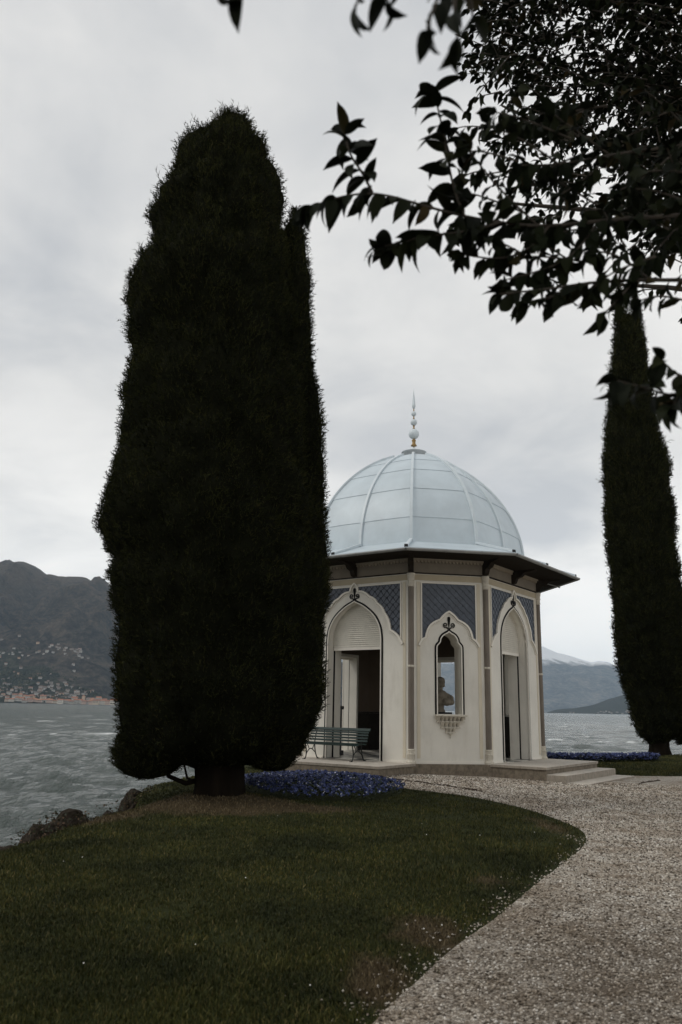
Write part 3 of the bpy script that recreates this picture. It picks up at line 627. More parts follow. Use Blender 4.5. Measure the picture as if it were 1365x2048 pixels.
for k in range(8):
    T = frame(k); wide = k % 2; hw = HW if wide else HN; seen = k in (7, 0, 1, 6, 2)
    m_ = MB()
    if wide:
        m_.slab([(hw, -.03), (hw, WT), (-hw, WT), (-hw, -.03), (-DJ, -.03)]+list(reversed(dfull))+[(DJ, -.03)], [], 0, -.27, T)
    else:
        m_.slab([(hw, -.03), (hw, WT), (-hw, WT), (-hw, -.03)], [wfull], 0, -.27, T)
    wall = m_.build('wall', M['plaster'], pav)
    m_ = MB(); hi = hw-.1
    if wide: m_.slab([(hi, -.03), (hi, WT), (-hi, WT), (-hi, -.03), (-.86, -.03), (-.86, 3.05), (.86, 3.05), (.86, -.03)], [], -.30, -.60, T)
    else: m_.slab([(hi, -.03), (hi, WT), (-hi, WT), (-hi, -.03)], [wfull], -.272, -.60, T)
    m_.build('inner_wall', M['plaster'], pav)
    # painted lining of the room: upper wall and dark wainscot
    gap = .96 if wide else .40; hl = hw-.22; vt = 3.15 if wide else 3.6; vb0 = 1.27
    def piece(name, mat, P, w0, w1): q_ = MB(); q_.slab(P, [], w0, w1, T); return q_.build(name, mat, pav)
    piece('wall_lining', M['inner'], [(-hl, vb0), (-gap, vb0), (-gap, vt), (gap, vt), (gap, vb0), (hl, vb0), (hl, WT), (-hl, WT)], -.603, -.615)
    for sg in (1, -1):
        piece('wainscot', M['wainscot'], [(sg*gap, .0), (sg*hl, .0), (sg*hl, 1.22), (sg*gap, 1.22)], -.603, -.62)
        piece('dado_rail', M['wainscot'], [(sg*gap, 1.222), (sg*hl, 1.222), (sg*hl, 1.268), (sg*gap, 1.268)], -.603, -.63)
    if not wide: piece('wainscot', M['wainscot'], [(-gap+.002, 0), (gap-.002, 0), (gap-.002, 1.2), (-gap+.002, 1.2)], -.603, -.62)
    if wide:
        # shutter track, lintel, slatted blind
        for sg in (1, -1): piece('shutter_track', M['blackline'], [(sg*.862, 0), (sg*.905, 0), (sg*.905, 3.0), (sg*.862, 3.0)], -.273, -.297)
        m_ = MB(); m_.slab([(-.88, 2.99), (.88, 2.99), (.88, 3.09), (-.88, 3.09)], [], -.235, -.30, T); m_.build('blind_rail', M['trim'], pav)
        bl = MB(); v = 3.09; sh = .058
        while v < 4.36:
            def hwid(v_):
                if v_ <= 3.0: return .89
                b_ = 0
                for (a, c) in zip(darch[:-1], darch[1:]):
                    if a[1] <= v_ <= c[1]: b_ = a[0]+(c[0]-a[0])*(v_-a[1])/max(c[1]-a[1], 1e-6)
                return b_
            h0 = hwid(v)+.02; h1 = hwid(v+sh)+.02
            if h0 < .05: break
            bl.add([T(-h0, v, -.215), T(h0, v, -.215), T(h1, v+sh*.86, -.235), T(-h1, v+sh*.86, -.235), T(-h1, v+sh, -.275), T(h1, v+sh, -.275)], [(0, 1, 2, 3), (3, 2, 5, 4)]); v += sh
        bl.build('slatted_blind', M['blind'], pav)
    # mouldings
    half = ([(DJ, .0)]+darch) if wide else ([(.335, 1.255)]+warch)
    out_ = offset(half, .052); full = out_+[(-u, v) for u, v in reversed(out_[:-1])]
    m_ = MB(); m_.ribbon(full, .047, .002, .018, T); m_.build('black_outline', M['blackline'], pav)
    inn = offset(half, .014); full = inn+[(-u, v) for u, v in reversed(inn[:-1])]
    m_ = MB(); m_.ribbon(full, .028, -.05, .028, T); m_.build('arch_trim', M['trim'], pav)
    sc_ = dsc if wide else nsc; full = sc_+[(-u, v) for u, v in reversed(sc_[:-1])]
    m_ = MB(); m_.ribbon(full, .05, .002, .06, T); m_.build('scalloped_moulding', M['trim'], pav)
    ins = offset(sc_, -.055); full2 = ins+[(-u, v) for u, v in reversed(ins[:-1])]
    m_ = MB(); m_.ribbon(full2, .022, .001, .022, T); m_.build('scalloped_bead', M['trim'], pav)
    fleur(T, 4.37 if wide else 3.50, 1.0, 'scroll_ornament', pav)
    pu = 1.555 if wide else .775; vb = [q for q in sc_ if q[0] <= pu]
    vtop = 4.775
    sp_ = [q for q in vb if q[1] < vtop-.005]
    if wide:                             # two spandrels, parted by the arch tip
        for sg in (1, -1):
            P = [(sg*u, v) for u, v in [(pu, vtop), (pu, sp_[0][1])]+sp_+[(max(sp_[-1][0]-.02, .05), vtop)]]
            m_ = MB(); m_.slab(P, [], .0, .006, T); pn = m_.build('blue_panel', M['blue'], pav)
            if seen: lattice(T, P, .2, pn, 'lattice' if k == 7 else 'lattice2')
    else:
        P = [(pu, vtop), (pu, sp_[0][1])]+sp_+[(-u, v) for u, v in reversed(sp_[:-1])]+[(-pu, sp_[0][1]), (-pu, vtop)]
        m_ = MB(); m_.slab(P, [], .0, .006, T); pn = m_.build('blue_panel', M['blue'], pav)
        if seen: lattice(T, P, .2, pn, 'lattice2')
    m_ = MB(); b0 = sp_[0][1]-.05
    if wide: segs = [[(pu, b0), (pu, vtop), (.11, vtop)], [(-pu, b0), (-pu, vtop), (-.11, vtop)]]
    else: segs = [[(pu, b0), (pu, vtop), (-pu, vtop), (-pu, b0)]]
    for s_ in segs:
        for a, c in zip(s_[:-1], s_[1:]): m_ = MB(); m_.ribbon([a, c], .03, .002, .034+.0015*(a[1] == c[1]), T); m_.build('panel_frame', M['trim'], pav)
    # cream strips beside the columns, ochre band, cornice, upper frieze
    e0, e1 = (hw-.25, hw-.16)
    for sg in (1, -1): piece('cream_strip', M['cream'], [(sg*e0, .12), (sg*e1, .12), (sg*e1, 4.80), (sg*e0, 4.80)], .0, .012)
    m_ = MB(); m_.slab([(-hw+.1, 4.84), (hw-.1, 4.84), (hw-.1, 5.0), (-hw+.1, 5.0)], [], 0, .012, T); m_.build('ochre_band', M['ochre'], pav)
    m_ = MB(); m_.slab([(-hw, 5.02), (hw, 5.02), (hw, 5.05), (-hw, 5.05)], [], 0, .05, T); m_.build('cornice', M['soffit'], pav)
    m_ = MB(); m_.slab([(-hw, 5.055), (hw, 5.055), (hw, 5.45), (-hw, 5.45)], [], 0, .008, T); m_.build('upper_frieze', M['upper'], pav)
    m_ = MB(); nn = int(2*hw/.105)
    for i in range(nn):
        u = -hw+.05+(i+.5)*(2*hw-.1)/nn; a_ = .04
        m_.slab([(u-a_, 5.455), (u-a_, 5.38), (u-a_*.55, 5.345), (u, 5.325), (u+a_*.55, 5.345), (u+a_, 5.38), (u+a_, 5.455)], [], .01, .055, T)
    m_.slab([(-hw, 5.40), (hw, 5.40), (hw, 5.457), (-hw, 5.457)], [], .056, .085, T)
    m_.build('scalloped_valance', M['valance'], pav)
    if wide:
        for sg in (1, -1): piece('wall_base', M['trim'], [(sg*(DJ+.1), -.02), (sg*hw, -.02), (sg*hw, .06), (sg*(DJ+.1), .06)], 0, .02)
    else: piece('wall_base', M['trim'], [(-hw, -.02), (hw, -.02), (hw, .06), (-hw, .06)], 0, .02)
    if not wide:                         # honeycomb bracket below the window
        br = empty('stalactite_bracket'); br.parent = pav
        m_ = MB(); m_.slab([(-.42, 1.205), (.42, 1.205), (.42, 1.25), (-.42, 1.25)], [], -.02, .23, T); m_.build('shelf', M['carved'], br, bevel=.006)
        for (nf, hw_, va, vb_, dp) in ((7, .385, 1.205, 1.05, .21), (5, .27, 1.05, .90, .16), (3, .14, .90, .775, .11)):
            m_ = MB()
            for i in range(nf):
                uc = (i-(nf-1)/2)*2*hw_/nf; rr_ = hw_/nf*1.02; d = dp*(1-.45*(uc/(hw_+.05))**2)
                top = []; bot = []
                for q in range(7):
                    a = math.pi*q/6; top.append((uc-rr_*math.cos(a), va-.002, d*.55+rr_*.9*math.sin(a))); bot.append((uc-rr_*.62*math.cos(a), vb_+.035, d*.2+rr_*.4*math.sin(a)))
                vs = [T(*q) for q in top]+[T(uc-rr_, va-.002, 0), T(uc+rr_, va-.002, 0)]+[T(*q) for q in bot]+[T(uc-rr_*.62, vb_+.035, 0), T(uc+rr_*.62, vb_+.035, 0)]
                fs = [(q, q+1, q+10, q+9) for q in range(6)]+[(7, 0, 9, 16), (6, 8, 17, 15), (0, 1, 2, 3, 4, 5, 6, 8, 7), (9, 10, 11, 12, 13, 14, 15, 17, 16)]
                m_.add(vs, fs)
                m_.box(uc-rr_*.92, uc+rr_*.92, vb_+.003, vb_+.034, 0, d*.5+.012, T)
            m_.build('niche_tier', M['carved'], br)
        m_ = MB(); c_ = T(0, .66, .03); m_.lathe([(.004, -.02), (.022, 0), (.012, .03), (.03, .06), (.07, .11)], 10, c_); m_.build('pendant', M['carved'], br, True)
        for sg in (1, -1): m_ = MB(); c_ = T(.40*sg, 1.12, .05); m_.lathe([(.003, 0), (.016, .02), (.01, .04), (.02, .085)], 8, c_); m_.build('pendant', M['carved'], br, True)
# corner columns
for k in range(8):
    for sg in (1,):
        a = (k*Q4+AL) if k % 2 == 0 else (k*Q4+Q4-AL)
        c_ = pol(a, RW+.012, ZF); co_ = empty('corner_column', (c_[0], c_[1], c_[2])); co_.parent = pav
        m_ = MB(); m_.lathe([(.079, .36), (.079, 2.46), (.079, 2.54), (.079, 4.66)], 16, caps=False); m_.build('shaft', M['column'], co_, True)
        m_ = MB(); m_.lathe([(.079, 2.47), (.092, 2.48), (.094, 2.50), (.092, 2.52), (.079, 2.53)], 16, caps=False); m_.build('ring', M['carved'], co_, True)
        m_ = MB(); m_.lathe([(.135, -.02), (.135, .035), (.12, .05), (.105, .075), (.098, .10), (.092, .20), (.103, .215), (.103, .24), (.088, .25), (.09, .31), (.1, .325), (.1, .345), (.084, .362)], 16)
        for i in range(12):
            q = i*math.pi/6; m_.box(.088, .104, -.011, .011, .10, .205, lambda x, y, z, q=q: (x*math.cos(q)-y*math.sin(q), x*math.sin(q)+y*math.cos(q), z))
        m_.build('base', M['carved'], co_)
        m_ = MB(); m_.lathe([(.08, 4.65), (.095, 4.665), (.095, 4.69), (.086, 4.70), (.088, 4.80), (.102, 4.82), (.102, 4.84), (.09, 4.85), (.11, 4.98), (.12, 5.02)], 16); m_.build('capital', M['carved'], co_)
# plinth, landings, steps, floor
m_ = MB(); P = []
for k in range(8):
    a = (k*Q4+AL) if k % 2 == 0 else (k*Q4+Q4-AL); P.append(pol(a, RW+.13, 0))
n = len(P); m_.add([(x, y, -.35) for x, y, _ in P]+[(x, y, ZF-.012) for x, y, _ in P], [tuple(reversed(range(n))), tuple(range(n, 2*n))]+[(i, (i+1) % n, n+(i+1) % n, n+i) for i in range(n)])
m_.build('plinth', M['granite'], pav, bevel=.01)
for k in (7, 1, 3, 5):
    T = frame(k); L = 1.63 if k == 1 else 1.80
    m_ = MB(); m_.box(-1.93, 1.98, -.5, -.075, .0, L-.02, T); m_.build('landing_base', M['granite'], pav, bevel=.008)
    m_ = MB(); m_.box(-1.97, 2.02, -.07, 0, -.0, L, T); so_ = m_.build('landing_slab', [M['slabtop'], M['riser']], pav, bevel=.008)
    for p_ in so_.data.polygons: p_.material_index = 0 if p_.normal.z > .7 else 1
    if k == 1:
        for (w0, w1, zt) in ((L-.02, L+.50, -.175), (L+.48, L+1.02, -.345)):
            for (u0, u1) in ((-1.95, -.92), (-.915, .75), (.755, 2.0)):
                m_ = MB(); m_.box(u0, u1, zt-.22, zt, w0, w1, T); m_.mi = [1, 1, 1, 1, 0, 1] if False else [1]*6; so_ = m_.build('step_stone', [M['slabtop'], M['riser']], pav, bevel=.01)
                for p_ in so_.data.polygons: p_.material_index = 0 if p_.normal.z > .7 else 1
tl = []
for nm in ('tile_dark', 'tile_light'):
    m_ = MB(); m_.box(-.245, .245, -.245, .245, -.02, .0); tl.append(m_.mesh('floor_tile')); tl[-1].materials.append(M[nm])
for i in range(-7, 8):
    for j in range(-7, 8):
        x_, y_ = (i+.5)*.5, (j+.5)*.5; a = TH+Q4; xr, yr = x_*math.cos(a)-y_*math.sin(a), x_*math.sin(a)+y_*math.cos(a)
        ok_ = all(math.sin(TH+k*Q4)*xr-math.cos(TH+k*Q4)*yr < (APW-.05 if k % 2 else APN-.65) for k in range(8))
        if ok_: o = link('floor_tile', tl[(i+j) % 2], None, pav); o.location = (xr, yr, ZF+.008); o.rotation_euler = (0, 0, a)
m_ = MB(); m_.lathe([(3.3, 0), (3.3, .08)], 24, (0, 0, ZF+5.3)); m_.build('ceiling', M['inner'], pav)
# eaves: brackets, soffit, roof skirt, gutter
RE, AE, ZE = 5.086, .2977, 5.725; RD, ZD, ZTOP = 3.47, 6.25, 9.9
RIBS = []                               # (angle, eave radius, dome radius)
for k in range(4):
    b_ = k*2*Q4; RIBS += [(b_-AE, RE, RD, b_-AL), (b_+AE, RE, RD, b_+AL), (b_+Q4, RE*math.cos(Q4-AE), RD*.893, b_+Q4)]
RIBS.sort(key=lambda q: q[0])
BP = [(0, 5.06), (.10, 5.07), (.13, 5.11), (.17, 5.21), (.22, 5.235), (.30, 5.25), (.36, 5.30), (.40, 5.355), (.50, 5.375), (.62, 5.39), (.74, 5.42), (.80, 5.455), (0, 5.455)]
for k in range(8):
    a = (k*Q4+AL) if k % 2 == 0 else (k*Q4+Q4-AL)
    def TB(r_, v, w, a=a): c, s_ = math.sin(TH+a), -math.cos(TH+a); return (c*(RW-.02+r_)-s_*w, s_*(RW-.02+r_)+c*w, ZF+v)
    m_ = MB(); m_.slab(BP, [], -.075, .075, TB); m_.build('eave_bracket', M['soffit'], pav)
    if k % 2:
        T = frame(k); m_ = MB(); m_.slab(BP, [], -.075, .075, lambda r_, v, w, T=T: T(w, v, r_)); m_.build('eave_bracket', M['soffit'], pav)
E8 = [pol(a, r_, 0) for a, r_, _, _ in RIBS]; W8 = [pol(a, r_*.6, 0) for a, r_, _, _ in RIBS]; n = len(E8)
m_ = MB(); zs = ZE-.02
m_.add([(x, y, zs) for x, y, _ in E8]+[(x, y, zs) for x, y, _ in W8]+[(x, y, zs+.05) for x, y, _ in E8]+[(x, y, zs+.05) for x, y, _ in W8],
       [f for i in range(n) for f in ((i, n+i, n+(i+1) % n, (i+1) % n), (2*n+i, 2*n+(i+1) % n, 3*n+(i+1) % n, 3*n+i), (i, (i+1) % n, 2*n+(i+1) % n, 2*n+i))])
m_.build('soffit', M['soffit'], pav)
for i in range(n):
    A0, R0, D0, B0 = RIBS[i]; A1, R1, D1, B1 = RIBS[(i+1) % n]
    e0, e1 = pol(A0, R0+.05, ZE+.055), pol(A1, R1+.05, ZE+.055); d0, d1 = pol(B0, D0-.03, ZD+.03), pol(B1, D1-.03, ZD+.03)
    m_ = MB(); m_.add([e0, e1, d1, d0]+[(x, y, z-.03) for x, y, z in (e0, e1, d1, d0)], [(0, 1, 2, 3), (4, 7, 6, 5), (0, 4, 5, 1), (1, 5, 6, 2), (2, 6, 7, 3), (3, 7, 4, 0)])
    m_.build('roof_skirt_panel', M['dome'], pav)
    # hip cap with its dark end
    hp = empty('hip_cap'); hp.parent = pav
    p0, p1 = Vector(pol(A0, R0-.02, ZE+.075)), Vector(pol(B0, D0-.02, ZD+.055)); dr = (p1-p0).normalized(); sdv = dr.cross(Vector((0, 0, 1))).normalized()*.042; up = Vector((0, 0, .065))
    m_ = MB(); m_.hexa([p0-sdv, p0+sdv, p1+sdv, p1-sdv, p0-sdv+up, p0+sdv+up, p1+sdv+up, p1-sdv+up]); m_.build('capping', M['domerib'], hp)
    q0 = p0-dr*.035; m_ = MB(); m_.hexa([q0-sdv*1.25-up*.3, q0+sdv*1.25-up*.3, p0+sdv*1.25-up*.3-dr*.003, p0-sdv*1.25-up*.3-dr*.003, q0-sdv*1.1+up*1.1, q0+sdv*1.1+up*1.1, p0+sdv*1.1+up*1.1-dr*.003, p0-sdv*1.1+up*1.1-dr*.003]); m_.build('end_cap', M['capblack'], hp)
CR8 = [q for q in RIBS if abs(q[1]-RE) < 1e-6]
for i in range(8):
    a, b_ = CR8[i], CR8[(i+1) % 8]; p0, p1 = Vector(pol(a[0], RE+.075, ZE-.015)), Vector(pol(b_[0], RE+.075, ZE-.015))
    g_ = empty('gutter'); g_.parent = pav
    m_ = MB(); nseg = 8; L = (p1-p0); sdv = L.normalized(); ov = sdv.cross(Vector((0, 0, 1))).normalized()
    if ov.dot(Vector((p0.x, p0.y, 0))) < 0: ov = -ov
    vs = []
    for P_ in (p0, p1):
        for j in range(nseg+1):
            q = math.pi*j/nseg; vs.append(P_+ov*(.062*math.cos(q))+Vector((0, 0, -.062*math.sin(q)*1.05+.035)))
    m_.add(vs, [(j, j+1, nseg+2+j, nseg+1+j) for j in range(nseg)]+[(0, nseg+1, 2*nseg+1, nseg)])
    m_.build('trough', M['gutter'], g_, True)
    for f_ in (.03, .36, .68):
        c_ = p0+L*f_; m_ = MB(); vs = []
        for s_ in (-.014, .014):
            for j in range(nseg+1): q = math.pi*j/nseg; vs.append(c_+sdv*s_+ov*(.068*math.cos(q))+Vector((0, 0, -.068*math.sin(q)*1.05+.037)))
        m_.add(vs, [(j, j+1, nseg+2+j, nseg+1+j) for j in range(nseg)]); m_.build('joint_strap', M['gutter'], g_)
m_ = MB(); m_.tube([(6.62-CX, 25.9-CY, 5.66), (7.08-CX, 25.85-CY, 5.52)], .02, 6); m_.build('overflow_pipe', M['gutter'], pav)
# dome: panels and ribs
def dr_(t): return max(0, 1-t*t)**(1/1.6)
ROWS = [0, .215, .48, .69, .83, .945]
for i in range(n):
    B0, D0 = RIBS[i][3], RIBS[i][2]; B1, D1 = RIBS[(i+1) % n][3], RIBS[(i+1) % n][2]
    if B1 < B0: B1 += 2*math.pi
    for j in range(5):
        t0, t1 = ROWS[j]-(.006 if j else 0), ROWS[j+1]+.004; vs = []; nt_ = 5
        for q in range(nt_+1):
            t = t0+(t1-t0)*q/nt_; up_ = .016*(1-q/nt_)
            a_, c_ = Vector(pol(B0, D0*dr_(t)+up_, ZD+(ZTOP-ZD)*t)), Vector(pol(B1, D1*dr_(t)+up_, ZD+(ZTOP-ZD)*t))
            for f_ in (0, .25, .5, .75, 1):
                p_ = a_.lerp(c_, f_); k_ = 1+.012*math.sin(math.pi*f_); vs.append((p_.x*k_, p_.y*k_, p_.z))
        fs = [(q*5+f_, q*5+f_+1, q*5+f_+6, q*5+f_+5) for q in range(nt_) for f_ in range(4)]
        b0 = len(vs); vs += vs[:5]+[(x*.985, y*.985, z-.004) for x, y, z in vs[:5]]; fs += [(b0+f_, b0+5+f_, b0+6+f_, b0+f_+1) for f_ in range(4)]
        m_ = MB(); m_.add(vs, fs); link('dome_panel', m_.mesh('dome_panel', True), M['dome'], pav)
    m_ = MB(); vs = []; tt = np.linspace(0, .955, 22)
    for t in tt:
        c = Vector(pol(B0, D0*dr_(t), ZD+(ZTOP-ZD)*t)); o_ = Vector((c.x, c.y, .55*(c.z-ZD))).normalized(); sdv = Vector((-c.y, c.x, 0)).normalized()*.04
        vs += [c-sdv, c-sdv+o_*.062, c+sdv+o_*.062, c+sdv]
    fs = [(q*4+j, q*4+(j+1) % 4, q*4+4+(j+1) % 4, q*4+4+j) for q in range(len(tt)-1) for j in range(4)]
    m_.add(vs, fs); m_.build('dome_rib', M['domerib'], pav)
# lantern cap and finial
fin = empty('finial', (0, 0, 0)); fin.parent = pav
m_ = MB(); m_.lathe([(.30, 9.62), (.30, 9.90)], 24); m_.build('vent_neck', M['capblack'], fin)
m_ = MB(); m_.lathe([(.34, 9.86), (.36, 9.90), (.415, 9.985), (.425, 10.005), (.40, 10.02), (.15, 10.07), (.11, 10.10), (.03, 10.20)], 36); m_.build('lantern_cap', M['domerib'], fin)
m_ = MB(); m_.lathe([(.025, 10.2), (.03, 10.23), (.105, 10.25), (.085, 10.29), (.06, 10.32), (.055, 10.40), (.075, 10.43), (.07, 10.45), (.03, 10.49)], 16); m_.build('gilt_spool', M['gold'], fin, True)
def ball(z, r_, nm='ball'):
    m_ = MB(); m_.lathe([(max(.002, r_*math.sin(math.pi*i/12)), z-r_*math.cos(math.pi*i/12)) for i in range(13)], 20); m_.build(nm, M['domerib'], fin, True)
ball(10.67, .18); ball(11.085, .113); ball(11.395, .088)
m_ = MB(); m_.lathe([(.02, 10.84), (.045, 10.87), (.025, 10.89), (.025, 10.93), (.038, 10.95), (.02, 10.985)], 12); m_.lathe([(.02, 11.19), (.038, 11.215), (.02, 11.24), (.02, 11.32)], 12); m_.lathe([(.018, 11.475), (.03, 11.49), (.018, 11.51), (.018, 11.58)], 12); m_.build('spindle', M['gold'], fin, True)
m_ = MB(); m_.lathe([(.012, 11.56), (.04, 11.60), (.064, 11.655), (.06, 11.72), (.045, 11.86), (.025, 12.05), (.008, 12.22), (.001, 12.33)], 14); m_.build('spike', M['domerib'], fin, True)

# ------------------------------------------------------------------ bench on the landing
T = frame(7); c_ = T(-.19, 0, .60); a = TH-Q4
be = empty('park_bench', (CX+c_[0], CY+c_[1], ZF), a)
tag(be, 'dark green slatted park bench with iron legs before the left doorway', 'bench')
# local x along the bench, -y to the front
def slat(y, z, w_, t_, tilt, x0=-.97, x1=.97):
    m_ = MB(); c, s_ = math.cos(tilt), math.sin(tilt)
    m_.box(x0, x1, -w_/2, w_/2, -t_/2, t_/2, lambda X_, Y_, Z_: (X_, y+Y_*c-Z_*s_, z+Y_*s_+Z_*c)); m_.build('slat', M['bench'], be, bevel=.005)
for (y, z, tl_) in ((-.275, .415, .35), (-.215, .445, .15), (-.15, .452, .02), (-.085, .447, -.06), (-.02, .44, -.08), (.045, .435, -.06), (.105, .44, .1)): slat(y, z, .052, .025, tl_)
for (y, z) in ((.165, .515), (.185, .59), (.207, .665), (.228, .735)): slat(y, z, .05, .024, R(74))
slat(.262, .805, .085, .028, R(52), -1.0, 1.0)
for x_ in (-.78, .78):
    m_ = MB(); fl = [(-.30, .015), (-.27, .02), (-.235, .07), (-.215, .16), (-.225, .26), (-.255, .35), (-.27, .40)]; m_.tube([(x_, y, z) for y, z in fl], [.016, .017, .017, .016, .015, .015, .015], 6)
    bl_ = [(.32, .015), (.285, .02), (.24, .07), (.19, .17), (.165, .28), (.15, .38), (.158, .47), (.19, .60), (.235, .74), (.268, .81)]; m_.tube([(x_, y, z) for y, z in bl_], .016, 6)
    ar = [(-.215, .14), (-.17, .20), (-.09, .255), (-.02, .275), (.06, .25), (.13, .20), (.185, .16)]; m_.tube([(x_, y, z) for y, z in ar], .013, 6)
    m_.tube([(x_, y, z) for y, z in ((-.28, .40), (-.2, .425), (-.1, .43), (.03, .415), (.14, .415))], .015, 6)
    m_.tube([(x_, y, z) for y, z in ((-.09, .255), (-.13, .33), (-.2, .42))], .011, 6); m_.tube([(x_, y, z) for y, z in ((.05, .255), (.10, .33), (.14, .41))], .011, 6)
    for yy in (-.31, .33): m_.box(x_-.03, x_+.03, yy-.045, yy+.03, -.0, .014)
    m_.build('end_frame', M['iron'], be, True)

# ------------------------------------------------------------------ busts on pedestals inside
def bust(x, y, rz, label, ptop, parts):
    r_ = empty('bust_statue', (x, y, ZF+.008), rz); tag(r_, label, 'statue', 'stone busts inside the pavilion')
    m_ = MB(); m_.box(-.25, .25, -.25, .25, 0, .12); m_.box(-.20, .20, -.20, .20, .12, ptop-.10); m_.box(-.245, .245, -.245, .245, ptop-.10, ptop); m_.build('pedestal', M['pedestal'], r_, bevel=.01)
    m_ = MB()
    for (cx, cy, cz, rx, ry, rz_) in parts:
        vs = []; fs = []; nu, nv = 14, 9
        for i in range(nv+1):
            f_ = math.pi*i/nv
            for j in range(nu): q = 2*math.pi*j/nu; vs.append((cx+rx*math.sin(f_)*math.cos(q), cy+ry*math.sin(f_)*math.sin(q), ptop+cz+rz_*math.cos(f_)))
        for i in range(nv):
            for j in range(nu): fs.append((i*nu+j, (i+1)*nu+j, (i+1)*nu+(j+1) % nu, i*nu+(j+1) % nu))
        m_.add(vs, fs)
    o = m_.build('figure', M['marble'], r_, True)
    rm = o.modifiers.new('remesh', 'REMESH'); rm.mode = 'VOXEL'; rm.voxel_size = .02; rm.use_smooth_shade = True
    sm = o.modifiers.new('smooth', 'SMOOTH'); sm.iterations = 4; sm.factor = .5
HEAD = [(0, .0, .88, .125, .15, .17), (0, -.13, .86, .03, .05, .035), (0, -.10, .79, .08, .07, .06), (0, .02, .94, .14, .16, .12), (0, .02, .72, .075, .085, .14), (.125, .01, .87, .02, .035, .05), (-.125, .01, .87, .02, .035, .05), (0, -.09, .93, .08, .07, .04)]
bust(3.16, 25.45, R(35), 'pale stone bust with raised arm on black pedestal, seen through the ogee window', 1.30,
     HEAD+[(0, .0, .50, .25, .17, .16), (-.14, -.02, .48, .13, .14, .13), (.20, -.02, .45, .16, .15, .13), (.27, -.10, .40, .13, .14, .12), (.22, -.2, .30, .14, .11, .10), (.08, -.18, .30, .15, .12, .12), (0, 0, .33, .17, .14, .18), (0, 0, .14, .10, .10, .16), (0, 0, .03, .15, .14, .06)])
bust(-.10, 25.35, R(70), 'dark bust on tall pedestal, glimpsed through the left doorway', 1.42,
     HEAD+[(0, .0, .50, .30, .18, .17), (-.18, -.02, .46, .14, .14, .14), (.18, -.02, .46, .14, .14, .14), (0, -.04, .33, .23, .16, .2), (0, 0, .14, .12, .11, .16), (0, 0, .03, .15, .14, .06)])
TW={
'b1':[(1.7,3.1,3.749),(1.402,3.0,3.652),(1.061,2.9,3.555),(0.75,2.8,3.449),(0.499,2.7,3.411),(0.3,2.6,3.391),(0.116,2.55,3.414),(-0.008,2.5,3.366),(-0.121,2.5,3.32)],
't1a':[(0.089,2.55,3.414),(0.053,2.55,3.495),(0.006,2.5,3.528),(-0.013,2.5,3.614)],
't1b':[(0.435,2.65,3.387),(0.391,2.65,3.522),(0.363,2.6,3.633),(0.34,2.6,3.784),(0.319,2.6,3.882)],
't1c':[(0.574,2.7,3.402),(0.434,2.65,3.325),(0.3,2.6,3.28),(0.138,2.6,3.232)],
't1d':[(0.75,2.8,3.449),(0.578,2.7,3.541),(0.504,2.7,3.648),(0.44,2.65,3.696)],
't1e':[(0.789,2.8,3.461),(0.695,2.75,3.32),(0.57,2.7,3.245),(0.44,2.7,3.263)],
't1f':[(1.02,2.9,3.554),(0.88,2.8,3.333),(0.762,2.8,3.267),(0.597,2.75,3.192)],
'b2':[(1.56,2.9,3.298),(1.286,2.8,3.235),(1.105,2.8,3.232),(0.899,2.7,3.16),(0.75,2.7,3.131),(0.545,2.6,3.051)],
't2a':[(0.899,2.7,3.16),(0.786,2.7,3.107),(0.644,2.65,3.047)],
't2b':[(1.105,2.8,3.232),(0.996,2.7,3.092),(0.943,2.7,3.034)],
't2c':[(1.333,2.7,3.079),(1.234,2.7,3.097),(1.153,2.7,3.115),(1.087,2.7,3.094)],
't2d':[(1.162,2.8,3.233),(1.054,2.8,3.337),(0.922,2.75,3.325)],
'b3':[(1.79,3.2,4.181),(1.477,3.1,4.07),(1.116,3.0,3.934),(0.87,2.9,3.805),(0.681,2.8,3.726)],
't3a':[(0.87,2.9,3.805),(0.705,2.8,3.841),(0.557,2.75,3.867)],
't3b':[(1.116,3.0,3.934),(0.94,2.9,3.974),(0.86,2.9,4.045)],
't3c':[(1.116,3.0,3.934),(0.969,2.9,3.737),(0.849,2.85,3.63)],
't3d':[(1.477,3.1,4.07),(1.28,3.0,3.84),(1.129,2.95,3.729)],
't3e':[(1.556,3.1,4.084),(1.435,3.1,4.25),(1.309,3.05,4.308)],
't3f':[(1.434,3.0,3.652),(1.298,2.95,3.501),(1.21,2.9,3.379)],
'b4':[(1.341,2.5,2.683),(1.13,2.4,2.654),(1.038,2.35,2.645),(0.973,2.3,2.671)],
't4a':[(1.157,2.4,2.604),(1.031,2.4,2.598),(0.934,2.35,2.604),(0.85,2.35,2.624)],
't4b':[(1.075,2.35,2.624),(1.04,2.35,2.582),(0.993,2.3,2.525)],
't5a':[(0.27,1.5,3.324),(0.197,1.4,3.092),(0.164,1.35,2.972),(0.154,1.35,2.923)],
't5b':[(0.27,1.5,3.324),(0.215,1.4,3.067),(0.218,1.4,2.992),(0.222,1.4,2.955)],
't5c':[(0.166,1.5,3.322),(0.092,1.4,3.103),(0.073,1.4,3.049)],
't5d':[(0.086,1.5,3.334),(0.026,1.4,3.101),(0.012,1.4,3.032)],
't5e':[(-0.155,1.4,3.214),(-0.209,1.3,3.002),(-0.217,1.3,2.94)],
't5f':[(0.348,1.6,3.409),(0.265,1.5,3.199),(0.272,1.5,3.111)],
}

